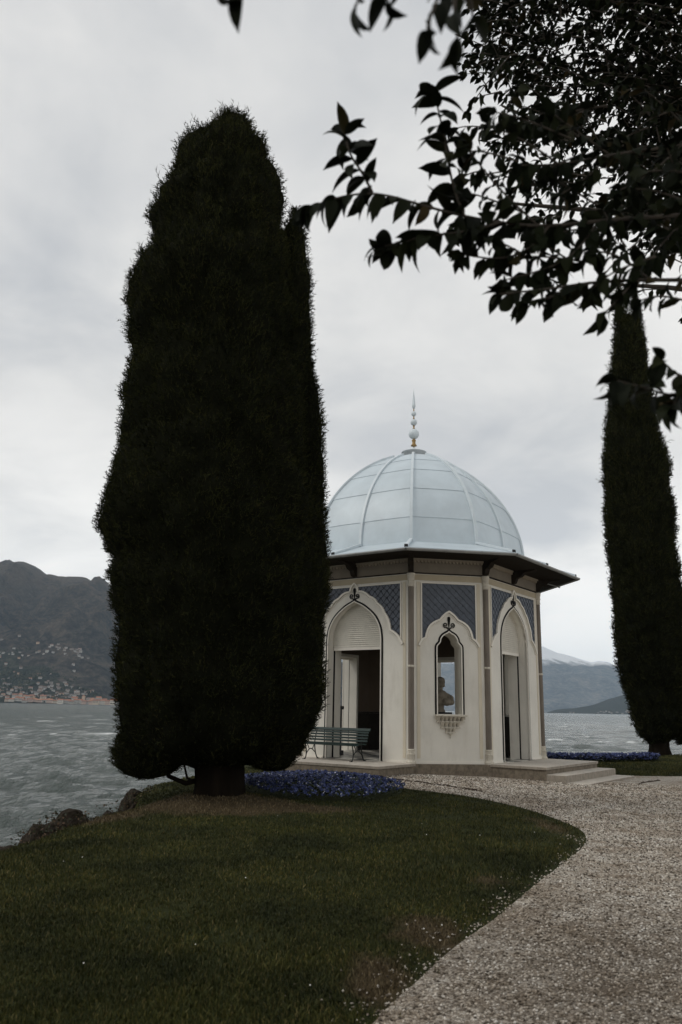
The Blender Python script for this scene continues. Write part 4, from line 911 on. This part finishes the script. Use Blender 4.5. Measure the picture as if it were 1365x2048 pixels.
# ------------------------------------------------------------------ edging strip, rocks on the shore
def strip(pts, name, label):
    P = chaikin(pts, 2, False); m_ = MB()
    for i in range(len(P)-1):
        a, c = P[i], P[i+1]; d = (c-a)/np.hypot(*(c-a)); nn = np.array([-d[1], d[0]])*.008; z0, z1 = float(gz(*a)), float(gz(*c)); h = .035+.01*math.sin(i*1.7)
        m_.hexa([(*(a-nn), z0-.05), (*(a+nn), z0-.05), (*(c+nn), z1-.05), (*(c-nn), z1-.05), (*(a-nn), z0+h), (*(a+nn), z0+h), (*(c+nn), z1+h), (*(c-nn), z1+h)])
    return tag(m_.build(name, M['rust']), label, 'edging')
strip([(1.08, 20.55), (1.5, 20.0), (2.05, 19.45), (2.6, 18.7), (3.1, 18.0)], 'edging_strip', 'rusty metal edging strip in the gravel before the pavilion')
strip([(7.75, 21.75), (8.1, 22.5), (8.6, 23.2), (9.0, 23.6)], 'edging_strip', 'short metal edging strip in the gravel beyond the lowest step')
ROCK = surf('shore_rock', (.030, .024, .018), .95, .5, 5, .9, 14, spec=.03, dirt=(.014, .013, .009))
def rock(x, y, z, sx, sy, sz, rz, label, sd_):
    r2 = np.random.default_rng(sd_); me = bpy.data.meshes.new('shore_rock'); import bmesh
    bm = bmesh.new(); bmesh.ops.create_icosphere(bm, subdivisions=4, radius=1)
    off = r2.uniform(0, 50, 2)
    for v in bm.verts:
        c = np.array(v.co); k_ = .72+.55*float(fbm(np.float64(c[0]*1.6+off[0]+c[2]), np.float64(c[1]*1.6+off[1]-c[2]*.7), 4)); v.co = Vector((round(c[0]*3, 0)/3*.35+c[0]*.65, c[1], round(c[2]*3, 0)/3*.35+c[2]*.65))*k_
    bm.to_mesh(me); bm.free(); o = link('shore_rock', me, ROCK); o.location = (x, y, z); o.scale = (sx, sy, sz); o.rotation_euler = (0, 0, rz)
    tag(o, label, 'rock', 'rocks along the shore'); return o
rock(-4.05, 12.0, -.34, .26, .60, .30, .1, 'dark low shore rock nearest the water at the left', 1)
rock(-3.95, 12.85, -.28, .30, .55, .34, -.2, 'brown shore rock topped with dead leaves, right of the lowest one', 2)
rock(-4.3, 11.3, -.50, .30, .45, .30, .4, 'small dark rock half hidden at the grassy bank edge', 3)
rock(-3.72, 16.2, -.42, .15, .6, .24, -.12, 'upright weathered stone at the water edge behind the cypress', 4)
rock(-4.05, 17.2, -.50, .25, .7, .42, .1, 'far mossy stone on the bank behind the cypress trunk', 5)
rock(-3.70, 14.2, -.40, .22, .6, .30, .2, 'flat brown rock between shore grass and cypress roots', 6)
# ivy and dead leaves over the rocks
n = 800; tq = rng.random(n); bx = np.where(tq < .75, -3.98+.2*np.clip(rng.normal(size=n), -1, 1.3), -3.72+.12*np.clip(rng.normal(size=n), -1, 1.5)); by = np.where(tq < .75, rng.uniform(11.2, 13.5, n), rng.uniform(13.6, 17.4, n))
bz = np.where(tq < .75, -.14+.10*np.exp(-((by-12.6)/.7)**2), -.06)+rng.uniform(-.08, .10, n)
s = rng.uniform(.012, .030, n); u = rng.normal(size=(n, 3)); u /= np.linalg.norm(u, axis=1)[:, None]; v = np.cross(u, rng.normal(size=(n, 3))); v /= np.linalg.norm(v, axis=1)[:, None]
c = np.stack([bx, by, bz], 1); V = np.stack([c-u*s[:, None], c+v*s[:, None]*.6, c+u*s[:, None], c-v*s[:, None]*.6], 1).reshape(-1, 3)
iv = fast('ground_ivy', V, np.arange(4*n).reshape(n, 4), island('ivy', [(0, (.016, .022, .010)), (.5, (.035, .036, .016)), (.75, (.07, .042, .025)), (1, (.12, .075, .045))], .7)); tag(iv, 'ivy and dead leaves creeping over the shore rocks', 'ivy', kind='stuff')

# ------------------------------------------------------------------ pansy beds
def pansies(px, py, pz, size, name, label):
    n = len(px); s = size*rng.uniform(.75, 1.25, n); V = []; F = []; nrm = np.stack([rng.normal(0, .45, n), rng.normal(-.35, .45, n), np.ones(n)*.75], 1); nrm /= np.linalg.norm(nrm, axis=1)[:, None]
    e1 = np.cross(nrm, np.array([0, 0, 1.])+rng.normal(0, .1, (n, 3))); e1 /= np.linalg.norm(e1, axis=1)[:, None]; e2 = np.cross(nrm, e1); c = np.stack([px, py, pz], 1)
    for j in range(5):                   # five overlapping petals, each a cupped kite
        a = math.pi/2+j*2*math.pi/5; d = e1*math.cos(a)+e2*math.sin(a); pr = -e1*math.sin(a)+e2*math.cos(a); k_ = 1.15 if j == 0 else 1
        V += [c+nrm*(.004*j), c+d*(s*.6)[:, None]+pr*(s*.52)[:, None]+nrm*(s*.25)[:, None], c+d*(s*k_)[:, None]+nrm*(s*.18)[:, None], c+d*(s*.6)[:, None]-pr*(s*.52)[:, None]+nrm*(s*.25)[:, None]]
    V = np.stack(V, 1).reshape(-1, 3); F = (np.arange(20).reshape(5, 4)[None]+20*np.arange(n)[:, None, None]).reshape(-1, 4)
    o = fast(name, V, F, M['pansy']); tag(o, label, 'flowers', kind='stuff'); return o
def greens(px, py, pz, size, name, label):
    n = len(px); a = rng.uniform(0, 6.28, n); s = size*rng.uniform(.6, 1.3, n); d = np.stack([np.cos(a), np.sin(a), rng.uniform(-.1, .9, n)], 1); pr = np.stack([-np.sin(a), np.cos(a), np.zeros(n)], 1); c = np.stack([px, py, pz], 1)
    V = np.stack([c, c+d*(s*.5)[:, None]+pr*(s*.28)[:, None], c+d*s[:, None], c+d*(s*.5)[:, None]-pr*(s*.28)[:, None]], 1).reshape(-1, 3)
    o = fast(name, V, np.arange(4*n).reshape(n, 4), M['pleaf']); tag(o, label, 'leaves', kind='stuff'); return o
M['pansy'] = island('pansy_petals', [(0, (.007, .010, .032)), (.35, (.015, .022, .072)), (.65, (.028, .042, .125)), (.85, (.05, .066, .165)), (.96, (.10, .12, .23)), (.985, (.42, .43, .48)), (1, (.55, .55, .6))], .7)
M['pleaf'] = island('pansy_leaves', [(0, (.010, .017, .006)), (.6, (.022, .034, .012)), (1, (.04, .05, .02))], .7)
def bedpoints(n):
    q = np.sqrt(rng.random(n)); a = rng.uniform(0, 6.28, n); x = -.38+1.70*q*np.cos(a); y = 17.35+2.45*q*np.sin(a); wob = 1+.05*np.sin(a*5+1); x = -.38+(x+.38)*wob; z = gz(x, y)+.06+.12*(1-q**4)+.03*fbm(x*3, y*3, 2); return x, y, z
x_, y_, z_ = bedpoints(2500); pansies(x_, y_, z_+rng.uniform(.02, .09, len(x_)), .034, 'pansy_bed', 'oval bed of blue and violet pansies under the big cypress')
x_, y_, z_ = bedpoints(9000); greens(x_, y_, z_+.06-rng.uniform(0, .13, len(x_)), .055, 'pansy_foliage', 'dark leaves between the blue pansies of the oval bed')
def borderpoints(n):
    t = rng.random(n); u = rng.uniform(-.42, .42, n); x = 6.6+t*5.9; y = 31.15+.9*t+1.0*t*t+u; ok = inside(SHORE, x, y); x, y = x[ok], y[ok]; return x, y, gz(x, y)+.10+.04*fbm(x*2, y*2, 2)
x_, y_, z_ = borderpoints(2600); pansies(x_, y_, np.maximum(z_, -.1)+rng.uniform(.0, .20, len(x_)), .05, 'pansy_border', 'long border of blue pansies at the water edge behind the steps')
x_, y_, z_ = borderpoints(5200); greens(x_, y_, np.maximum(z_, -.1)+.1-rng.uniform(0, .20, len(x_)), .08, 'pansy_foliage', 'dark leaves of the pansy border at the water edge')

# ------------------------------------------------------------------ cypresses
M['bark'] = surf('cypress_bark', (.011, .0085, .006), .95, .4, 8, .9, 20, spec=.03, stretch=(1, 1, .2))
M['cyp'], t, b = newmat('cypress_foliage'); gm = N(t, 'ShaderNodeNewGeometry')
cc_ = ramp(t, gm.outputs['Random Per Island'], [(0, (.008, .010, .004)), (.5, (.018, .020, .0075)), (.85, (.028, .031, .012)), (1, (.046, .040, .017))])
cc_ = mixc(t, 1.0, cc_, ramp(t, noise(t, 1.7, 6, .7), [(.36, (.45, .48, .5)), (.5, (1.0, 1.0, 1.0)), (.66, (1.45, 1.4, 1.15))]), 'MULTIPLY')
t.links.new(cc_, b.inputs['Base Color']); b.inputs['Roughness'].default_value = .85; b.inputs['Specular IOR Level'].default_value = .04
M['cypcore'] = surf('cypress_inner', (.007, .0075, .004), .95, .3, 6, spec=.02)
def sprays(P, D, L, Wd, nb=6):
    """feathery shoots: a narrow spine with side leaflets, P base, D direction"""
    n = len(P); V = []; D = D/np.linalg.norm(D, axis=1)[:, None]
    S = np.cross(D, rng.normal(size=(n, 3))); S /= np.linalg.norm(S, axis=1)[:, None]; T_ = np.cross(D, S)
    V += [P-S*(Wd*.5)[:, None], P+S*(Wd*.5)[:, None], P+D*L[:, None]]
    for j in range(nb):
        f_ = .12+.72*j/nb; sg = 1 if j % 2 else -1; b0 = P+D*(L*f_)[:, None]
        ax = (S if j % 3 else T_)*sg; tip = b0+(D*.75+ax*.62+rng.normal(0, .16, (n, 3)))*(L*.46*(1.05-f_*.55))[:, None]
        V += [b0-D*(Wd*.6)[:, None], b0+D*(Wd*.9)[:, None], tip]
    return np.stack(V, 1).reshape(-1, 3), np.arange(n*3*(nb+1)).reshape(-1, 3)
def crown(root, base, tab, n, Lr, Wd, lz, yoff=0.0, depth=.95, name='foliage', spiky=None):
    """one column of foliage; tab rows (z, left x, right x), world units; dense core with short shoots all over it"""
    bx, by, bz = base; tab = np.array(sorted(tab)); z0, z1 = tab[0, 0], tab[-1, 0]; w0 = int(abs(tab[0, 1])*37) % 200
    cz = lambda z: (np.interp(z, tab[:, 0], tab[:, 1])+np.interp(z, tab[:, 0], tab[:, 2]))/2
    rz_ = lambda z: (np.interp(z, tab[:, 0], tab[:, 2])-np.interp(z, tab[:, 0], tab[:, 1]))/2
    rmax = rz_(np.linspace(z0, z1, 99)).max()
    def cellb(u0, v0, w):                    # rounded boughs: distance to jittered cell centres
        best = np.full(np.shape(u0), 9.); ui, vi = np.floor(u0).astype(int), np.floor(v0).astype(int)
        for di in (-1, 0, 1):
            for dj in (-1, 0, 1):
                uu, vv = ui+di, vi+dj; jx = _perm[(uu*7+w) & 255, (vv*3) & 255]; jy = _perm[(uu*5) & 255, (vv*11+w) & 255]
                best = np.minimum(best, np.hypot(u0-uu-jx, v0-vv-jy))
        return best
    def rad_(z, a):
        u = np.minimum(rmax, 2.2)*a; b1 = 1-np.clip(cellb(u/lz, z/lz/1.7, 3+w0)/.95, 0, 1)**2; b2 = 1-np.clip(cellb(u/lz/.4, z/lz/.6, 9+w0)/.95, 0, 1)**2
        r = rz_(z); f_ = np.clip(r/.7, .25, 1)
        return np.maximum(r*(1+.04*(fbm(a*2.2+7, z*.8, 3)-.5))+lz*f_*(.40*(b1-.80)+.28*(b2-.76))-Lr[1]*.30, .03)
    def at(z, a, d): r = np.maximum(rad_(z, a)-d, .01); return np.stack([cz(z)-bx+r*np.cos(a), yoff+r*np.sin(a)*depth, z-bz], -1)
    nz = max(30, int((z1-z0)/.11)); na = 72; zz_ = np.linspace(z0+.02, z1-.05, nz); A2, Z2 = np.meshgrid(np.linspace(0, 2*math.pi, na), zz_)
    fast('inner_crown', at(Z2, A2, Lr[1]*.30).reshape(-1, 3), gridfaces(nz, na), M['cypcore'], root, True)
    zc = rng.uniform(z0, z1, n*3); zc = zc[rng.random(n*3) < (rz_(zc)+.2)/(rmax+.2)][:n]; m = len(zc); a = rng.uniform(0, 2*math.pi, m); P = at(zc, a, rng.random(m)*Lr[1]*.45)
    outw = np.stack([np.cos(a), np.sin(a), np.zeros(m)], 1); D = np.array([0, 0, 1.])*rng.uniform(.1, 1.1, m)[:, None]+outw*rng.uniform(.3, 1.0, m)[:, None]+rng.normal(0, .35, (m, 3))
    L = rng.uniform(Lr[0], Lr[1], m)
    if spiky is not None:
        far_ = (zc > spiky) & (rng.random(m) < .10); L[far_] *= rng.uniform(1.4, 2.4, far_.sum()); D[far_, 2] += .8
    V, F = sprays(P, D, L, np.full(m, Wd)*rng.uniform(.7, 1.4, m), 5); tag(fast(name, V, F, M['cyp'], root), kind='stuff')
def trunkof(root, base, trunk, lobes):
    bx, by, bz = base; m_ = MB(); m_.tube([(x-bx, y-by, z-bz) for x, y, z, r_ in trunk], [r_ for *_, r_ in trunk], 18)
    for v_i in range(len(m_.v)):
        x, y, z = m_.v[v_i]; an_ = math.atan2(y, x); k_ = 1+.09*math.sin(an_*7+z)+.05*math.sin(an_*13); m_.v[v_i] = (x*k_ if z < 1 else x, y*k_ if z < 1 else y, z)
    m_.build('trunk', M['bark'], root, True)
    for lb in lobes:
        m_ = MB(); m_.tube([(x-bx, y-by, z-bz) for x, y, z, r_ in lb], [r_ for *_, r_ in lb], 7); m_.build('limb', M['bark'], root, True)
BIG = [(14.22, -2.72, -2.30), (14.12, -2.93, -2.16), (13.87, -3.0, -2.08), (13.60, -3.10, -1.95), (13.42, -3.35, -1.80), (13.30, -3.62, -1.66), (12.99, -3.73, -1.51), (12.37, -3.82, -1.38), (12.0, -3.98, -1.36),
       (11.85, -4.16, -1.34), (11.53, -4.20, -1.30), (10.94, -3.98, -1.22), (10.62, -4.02, -1.18), (10.40, -4.28, -1.15), (10.07, -4.44, -1.1), (9.56, -4.48, -1.05), (8.89, -4.38, -1.0), (8.45, -4.25, -.95), (8.10, -4.28, -.9), (7.59, -4.40, -.8),
       (6.95, -4.36, -.7), (6.02, -4.44, -.55), (5.51, -4.58, -.40), (4.92, -4.62, -.32), (4.50, -4.50, -.28), (4.30, -4.26, -.25), (3.76, -4.29, -.23), (2.64, -4.06, -.21), (1.73, -4.02, -.25), (1.28, -3.94, -.42), (.95, -3.86, -.60), (.76, -3.6, -.85), (.60, -3.2, -1.3)]
def column(x, zb, zt, r_, bot=.5): return [(zb, x-r_*bot, x+r_*bot), (zb+.5, x-r_, x+r_), (zb+(zt-zb)*.55, x-r_, x+r_), (zb+(zt-zb)*.82, x-r_*.82, x+r_*.82), (zt-.5, x-r_*.5, x+r_*.5), (zt-.15, x-r_*.22, x+r_*.22), (zt, x-.03, x+.03)]
BB = (-2.1, 15.3, -.02); bigc = empty('cypress_tree', BB); tag(bigc, 'huge dark columnar cypress with thick trunk standing left of the pavilion', 'tree')
crown(bigc, BB, BIG, 58000, (.06, .16), .013, .85, spiky=7.5)
for (x, yo, zb, zt, r_, n) in ((-1.12, .15, 1.6, 12.05, .56, 11000), (-.70, .1, 1.4, 8.5, .44, 6500), (-3.52, -.1, 9.6, 13.45, .30, 2200), (-1.85, .1, 9.2, 13.45, .33, 2400), (-2.95, 0, 12.2, 14.05, .30, 1200)):
    crown(bigc, BB, column(x, zb, zt, r_), n, (.06, .15), .013, .48, yo, .9, 'side_leader', zb+2)
crown(bigc, BB, [(.34, -3.45, -3.25), (.42, -3.75, -2.85), (.60, -3.93, -2.65), (.85, -3.96, -2.6), (1.1, -3.90, -2.6), (1.35, -3.7, -2.7), (1.5, -3.4, -2.9)], 3200, (.06, .15), .012, .4, -.35, .8, 'low_bough')
crown(bigc, BB, [(.52, -1.3, -.95), (.6, -1.55, -.75), (.85, -1.75, -.60), (1.3, -1.8, -.45), (1.8, -1.6, -.5)], 3000, (.06, .15), .012, .4, -.4, .8, 'low_bough')
trunkof(bigc, BB, [(-2.1, 15.3, -.2, .52), (-2.1, 15.3, .05, .455), (-2.1, 15.3, .25, .42), (-2.12, 15.3, .7, .41), (-2.2, 15.3, 2.5, .36), (-2.4, 15.3, 7, .24), (-2.55, 15.3, 13, .05)],
        [[(-2.4, 15.2, .35, .05), (-2.65, 15.1, .28, .045), (-2.95, 15.05, .40, .04), (-3.2, 15.0, .75, .03)], [(-2.45, 15.1, .55, .04), (-2.65, 15.0, .62, .03), (-2.9, 14.95, .9, .02)], [(-2.5, 15.25, .28, .03), (-2.65, 15.2, .36, .022), (-2.75, 15.2, .7, .015)]])
RIGHT_ = [(21.6, 14.35, 14.7), (21.0, 14.0, 14.95), (20.11, 13.74, 15.28), (17.92, 13.44, 15.38), (15.54, 13.08, 15.68), (14.24, 12.93, 15.95), (12.96, 12.86, 16.05), (10.46, 12.80, 16.10), (9.24, 12.82, 16.08), (7.32, 12.95, 16.19), (5.45, 12.90, 16.13), (3.61, 13.0, 16.03), (2.27, 13.34, 15.92), (1.38, 13.42, 15.80), (.70, 13.65, 15.5), (.30, 14.1, 15.05)]
RB = (14.65, 38.2, -.12); rc = empty('cypress_tree', RB); tag(rc, 'tall slender twin-tipped cypress at the right edge by the lake', 'tree')
crown(rc, RB, RIGHT_, 27000, (.12, .28), .030, .8, spiky=6)
for (x, zb, zt, r_) in ((14.20, 14, 23.3, .46), (14.98, 14, 22.9, .46)): crown(rc, RB, column(x, zb, zt, r_), 3600, (.14, .30), .028, .5, 0, .9, 'side_leader', 16)
crown(rc, RB, [(.32, 15.3, 15.7), (.5, 15.2, 15.95), (.9, 15.1, 16.05), (1.5, 15.2, 15.95)], 900, (.12, .28), .03, .5, -.3, .8, 'low_bough')
trunkof(rc, RB, [(14.65, 38.2, -.4, .60), (14.65, 38.2, .1, .44), (14.65, 38.2, .6, .40), (14.5, 38.2, 4, .34), (14.4, 38.2, 12, .2), (14.5, 38.2, 21, .05)], [])

# ------------------------------------------------------------------ broadleaf tree reaching in from the right
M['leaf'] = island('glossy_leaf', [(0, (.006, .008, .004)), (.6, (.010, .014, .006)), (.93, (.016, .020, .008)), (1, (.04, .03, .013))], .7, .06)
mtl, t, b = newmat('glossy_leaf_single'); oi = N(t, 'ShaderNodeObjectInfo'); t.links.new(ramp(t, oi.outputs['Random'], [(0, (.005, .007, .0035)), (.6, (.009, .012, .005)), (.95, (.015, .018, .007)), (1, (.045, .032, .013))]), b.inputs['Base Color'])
b.inputs['Roughness'].default_value = .6; b.inputs['Specular IOR Level'].default_value = .07; M['leaf1'] = mtl
M['twig'] = surf('grey_bark', (.06, .05, .04), .9, .3, 14, .4, 60)
def leafmesh(curl, fold, wv, ns=9):
    vs = []; fs = []
    for i in range(ns+1):
        t_ = i/ns; w_ = .5*wv*math.sin(math.pi*min(1, t_**.82))**.8*(1-.12*t_) if 0 < i < ns else (.012 if i == 0 else 0.0)
        x = math.sin(curl*t_)/curl; z = -(1-math.cos(curl*t_))/curl
        if t_ > .86: w_ *= .72
        vs += [(x, -w_, z+fold*w_), (x, 0, z), (x, w_, z+fold*w_)]
    for i in range(ns):
        for j in (0, 1): fs.append((i*3+j, i*3+3+j, i*3+4+j, i*3+1+j))
    return vs, fs
LM = []
for (c_, f_, w_) in ((.5, .35, .46), (.9, .25, .42), (1.25, .45, .48), (.7, .6, .40), (1.5, .2, .44)):
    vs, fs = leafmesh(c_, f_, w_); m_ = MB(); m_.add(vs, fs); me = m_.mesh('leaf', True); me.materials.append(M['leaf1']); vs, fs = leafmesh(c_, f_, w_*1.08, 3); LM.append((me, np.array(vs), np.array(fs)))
tree = empty('broadleaf_tree', (4.6, 4.6, -.08)); tag(tree, 'dark glossy-leaved evergreen tree whose branches hang in from the top right', 'tree')
TB_ = np.array([4.6, 4.6, -.08])
def tubeobj(name, pts, r0, r1, parent=None, n=7):
    P = chaikin3(pts); m_ = MB(); m_.tube([tuple(q-TB_) for q in P], list(np.linspace(r0, r1, len(P))), n); return m_.build(name, M['twig'], parent or tree, True)
def chaikin3(P, n=2):
    P = np.asarray(P, float)
    for _ in range(n):
        A, B = P[:-1], P[1:]; M_ = np.stack([.75*A+.25*B, .25*A+.75*B], 1).reshape(-1, 3); P = np.vstack([P[:1], M_, P[-1:]])
    return P
tubeobj('trunk', [(4.6, 4.6, -.3), (4.58, 4.62, .8), (4.7, 4.6, 1.8), (4.55, 4.7, 3.0), (4.3, 5.1, 4.6), (4.0, 5.6, 6.4), (3.7, 6.0, 8.6)], .26, .08, None, 12)
BOUGHS = []
for nm, pts in (('l1', [(4.6, 4.65, 2.1), (3.6, 4.0, 3.0), (2.6, 3.4, 3.7), (1.7, 3.1, 3.76)]), ('l2', [(4.55, 4.7, 2.9), (3.2, 4.0, 4.0), (2.1, 3.3, 4.1), (1.75, 3.2, 4.1)]),
                ('l3', [(4.65, 4.6, 1.7), (3.4, 3.9, 2.6), (2.3, 3.2, 3.2), (1.58, 2.9, 3.24)]), ('l4', [(4.65, 4.6, 1.6), (3.3, 3.6, 2.1), (2.0, 2.8, 2.55), (1.36, 2.5, 2.52)]),
                ('l5', [(4.4, 4.9, 3.8), (2.8, 3.4, 4.6), (1.4, 2.2, 4.4), (.35, 1.5, 3.42)]), ('l6', [(1.4, 2.2, 4.4), (.6, 1.9, 4.0), (.05, 1.6, 3.5), (-.10, 1.4, 3.17)]),
                ('l7', [(4.3, 5.2, 4.6), (3.2, 5.6, 5.3), (2.2, 6.0, 5.7), (1.4, 6.2, 5.9)]), ('l8', [(4.2, 5.4, 5.3), (3.0, 6.2, 6.4), (2.1, 6.6, 6.9), (1.5, 6.8, 7.4)]), ('l9', [(4.0, 5.6, 6.3), (3.1, 6.6, 7.4), (2.4, 6.9, 8.3)]),
                ('l10', [(4.5, 4.7, 3.2), (3.6, 5.4, 4.4), (2.9, 6.0, 5.0), (2.3, 6.3, 5.2)]), ('l11', [(4.45, 4.8, 3.6), (3.4, 2.6, 4.9), (2.0, .6, 5.2), (.2, -.8, 5.2)]), ('l12', [(4.5, 4.7, 3.3), (5.4, 3.0, 4.8), (5.6, 1.0, 5.4)])):
    tubeobj('bough', pts, .05 if nm not in ('l6',) else .02, .009); BOUGHS.append(pts)
leaves = []                              # (pos, axis, normal, length)
def leafdir(d, side, droop):
    ax = d*rng.uniform(.25, .8)+side*rng.uniform(.5, 1.0)+np.array([0, 0, -1.])*droop; return ax/np.linalg.norm(ax)
def dress(pts, step, size, droop=.35, tipn=3, start=.0):
    P = chaikin3(pts); seg = np.linalg.norm(np.diff(P, axis=0), axis=1); cum = np.concatenate([[0], np.cumsum(seg)]); L = cum[-1]; s_ = L*start; k_ = 0
    while s_ < L:
        c = np.array([np.interp(s_, cum, P[:, j]) for j in range(3)]); d = np.array([np.interp(min(s_+.03, L), cum, P[:, j]) for j in range(3)])-np.array([np.interp(max(s_-.03, 0), cum, P[:, j]) for j in range(3)]); d /= np.linalg.norm(d)+1e-9
        an_ = k_*2.4+rng.uniform(-.5, .5); e1 = np.cross(d, [0, 0, 1.]); e1 /= np.linalg.norm(e1)+1e-9; e2 = np.cross(e1, d); side = e1*math.cos(an_)+e2*math.sin(an_)*.7
        ax = leafdir(d, side, droop*rng.uniform(.3, 1.5)); up = np.array([0, 0, 1.])+rng.normal(0, .55, 3); leaves.append((c, ax, up, size*rng.uniform(.7, 1.18))); s_ += step*rng.uniform(.6, 1.4); k_ += 1
    for _ in range(tipn):
        d = P[-1]-P[-3]; d /= np.linalg.norm(d); ax = leafdir(d, rng.normal(0, .5, 3), droop*.7); leaves.append((P[-1], ax, np.array([0, 0, 1.])+rng.normal(0, .5, 3), size*rng.uniform(.7, 1.1)))
for nm, pts in TW.items():
    near = nm.startswith('t5'); bg_ = nm[0] == 'b'
    if near: pts = [(x, y, z+(.045 if nm == 't5e' else .018)) for x, y, z in pts]
    tubeobj('twig', pts, .010 if bg_ else .0055, .0025, None, 6)
    if near: dress(pts, .045, .085, .8, 2, .45)
    else: dress(pts, (.015 if nm in ('t1a', 't1b', 't1c') else .026) if not bg_ else (.022 if nm == 'b1' else .030), .118 if nm in ('t1a', 't1b', 't1c', 'b1') else .100, .5, 4, .25 if bg_ else .10)
# fill of side twigs between the near boughs
POLYN = np.array([(.1059, .8655), (.1495, .8793), (.1899, .9017), (.2922, .9041), (.4859, .9085), (.5701, .9105), (.5359, .5561), (.4579, .5581), (.3794, .5527), (.2775, .5505), (.217, .5717), (.17, .6125), (.1221, .6307), (.1085, .6772), (.1195, .7495)])
cnt = 0
while cnt < 56:
    Yd = random.uniform(2.6, 4.2); a_, b_ = random.uniform(.10, .57), random.uniform(.55, .91)
    if not inside(POLYN, np.array([a_]), np.array([b_]))[0]: continue
    dn = dist(POLYN, np.array([a_]), np.array([b_]))[0]
    if dn < .02 or random.random() > .25+.9*(a_-.1)/.4+(.2 if b_ > .68 else 0): continue
    p0 = np.array([a_*Yd, Yd, 1.62+b_*Yd]); d0 = np.array([-.8, -.15, -.15])+rng.normal(0, .5, 3); d0 /= np.linalg.norm(d0); Lt = random.uniform(.14, .28)
    pts = [p0-d0*Lt*.6+np.array([.05, .03, .0]), p0, p0+d0*Lt*.4+np.array([0, 0, -.02])]; tubeobj('twig', pts, .005, .002, None, 5); dress(pts, .028, .098, .5, 4, .1); cnt += 1
near_leaves = leaves; leaves = []
tw = MB()
for pts in BOUGHS:                          # leafy side shoots all along the boughs
    P = chaikin3(pts); cum = np.concatenate([[0], np.cumsum(np.linalg.norm(np.diff(P, axis=0), axis=1))]); s_ = cum[-1]*.22
    while s_ < cum[-1]*.86:
        c = np.array([np.interp(s_, cum, P[:, j]) for j in range(3)]); d0 = rng.normal(0, 1, 3); d0[2] = abs(d0[2])*.5-.1; d0 /= np.linalg.norm(d0); Lt = random.uniform(.25, .5)
        q_ = [c, c+d0*Lt*.5, c+d0*Lt+np.array([0, 0, -.05])]; tw.tube([tuple(v-TB_) for v in q_], [.007, .005, .002], 4); dress(q_, .05, .10, .45, 4, .15); s_ += random.uniform(.06, .13)
def basis(ax, up):
    y = np.cross(up, ax); y /= np.linalg.norm(y)+1e-9; z = np.cross(ax, y); return ax, y, z
order = sorted(near_leaves, key=lambda q: q[0][1])
for (c, ax, up, L) in order[:300]:
    x, y, z = basis(ax, up); o = link('leaf', random.choice(LM)[0], None, tree)
    o.matrix_local = Matrix(((x[0]*L, y[0]*L, z[0]*L, c[0]-TB_[0]), (x[1]*L, y[1]*L, z[1]*L, c[1]-TB_[1]), (x[2]*L, y[2]*L, z[2]*L, c[2]-TB_[2]), (0, 0, 0, 1)))
rest = order[300:]
# deeper crown: small twigs with leaves
POLY = np.array([(.1853, 1.0345), (.4966, 1.0418), (.75, 1.05), (.75, .62), (.4603, .5883), (.4171, .6064), (.3713, .6439), (.3174, .674), (.2555, .6963), (.2157, .7761), (.189, .8589), (.1719, .91), (.1842, .9805)])
cnt = 0
while cnt < 2150:
    Yd = random.uniform(5.2, 8.0); a_, b_ = random.uniform(.17, .74), random.uniform(.58, 1.25)
    if not (inside(POLY, np.array([a_]), np.array([b_]))[0] or (b_ > 1.03 and a_ > .19)): continue
    dn = dist(POLY, np.array([a_]), np.array([b_]))[0] if b_ < 1.03 else .2
    if random.random() > (.12+3.2*dn+1.6*max(0, b_-.78)+.25*(a_ > .40)): continue
    p0 = np.array([a_*Yd, Yd, 1.62+b_*Yd]); back = np.array([4.2, 5.6, p0[2]-.6])-p0; back /= np.linalg.norm(back); d0 = -back+rng.normal(0, .45, 3); d0 /= np.linalg.norm(d0); Lt = random.uniform(.22, .5)
    pts = [p0-d0*Lt*.6, p0, p0+d0*Lt*.4+np.array([0, 0, -.03])]; tw.tube([tuple(q-TB_) for q in pts], [.006, .004, .002], 4); dress(pts, .05, .098, .4, 3, .1); cnt += 1
# canopy overhead, reaching back over the path
cnt = 0
while cnt < 1350:
    x = random.uniform(-3.2, 8); y = random.uniform(-5, 5.4); z = 4.1+random.uniform(0, 1)**.7*4.2+.10*abs(x-2)
    if (z-1.62)/max(y, .01) < 1.16 and y > 0: continue
    if y <= 0 and z < 3.4: continue
    p0 = np.array([x, y, z]); d0 = rng.normal(0, 1, 3)*np.array([1, 1, .3]); d0 /= np.linalg.norm(d0); pts = [p0-d0*.3, p0, p0+d0*.3]; tw.tube([tuple(q-TB_) for q in pts], [.007, .005, .002], 4); dress(pts, .075, .15, .3, 3, .05); cnt += 1
tw.build('fine_twigs', M['twig'], tree); tag(bpy.data.objects['fine_twigs'], kind='stuff')
allv = []; allf = []; nb_ = 0; rest = rest+leaves
lv = np.array([basis(q[1], q[2]) for q in rest]); cc = np.array([q[0] for q in rest])-TB_; LL = np.array([q[3] for q in rest]); kind_ = rng.integers(0, len(LM), len(rest))
for kk in range(len(LM)):
    s_ = kind_ == kk; vs = LM[kk][1]; W_ = np.einsum('vk,nkj->nvj', vs, lv[s_])*LL[s_][:, None, None]+cc[s_][:, None]; n = s_.sum()
    allv.append(W_.reshape(-1, 3)); allf.append((LM[kk][2][None]+len(vs)*np.arange(n)[:, None, None]).reshape(-1, 4)+nb_); nb_ += n*len(vs)
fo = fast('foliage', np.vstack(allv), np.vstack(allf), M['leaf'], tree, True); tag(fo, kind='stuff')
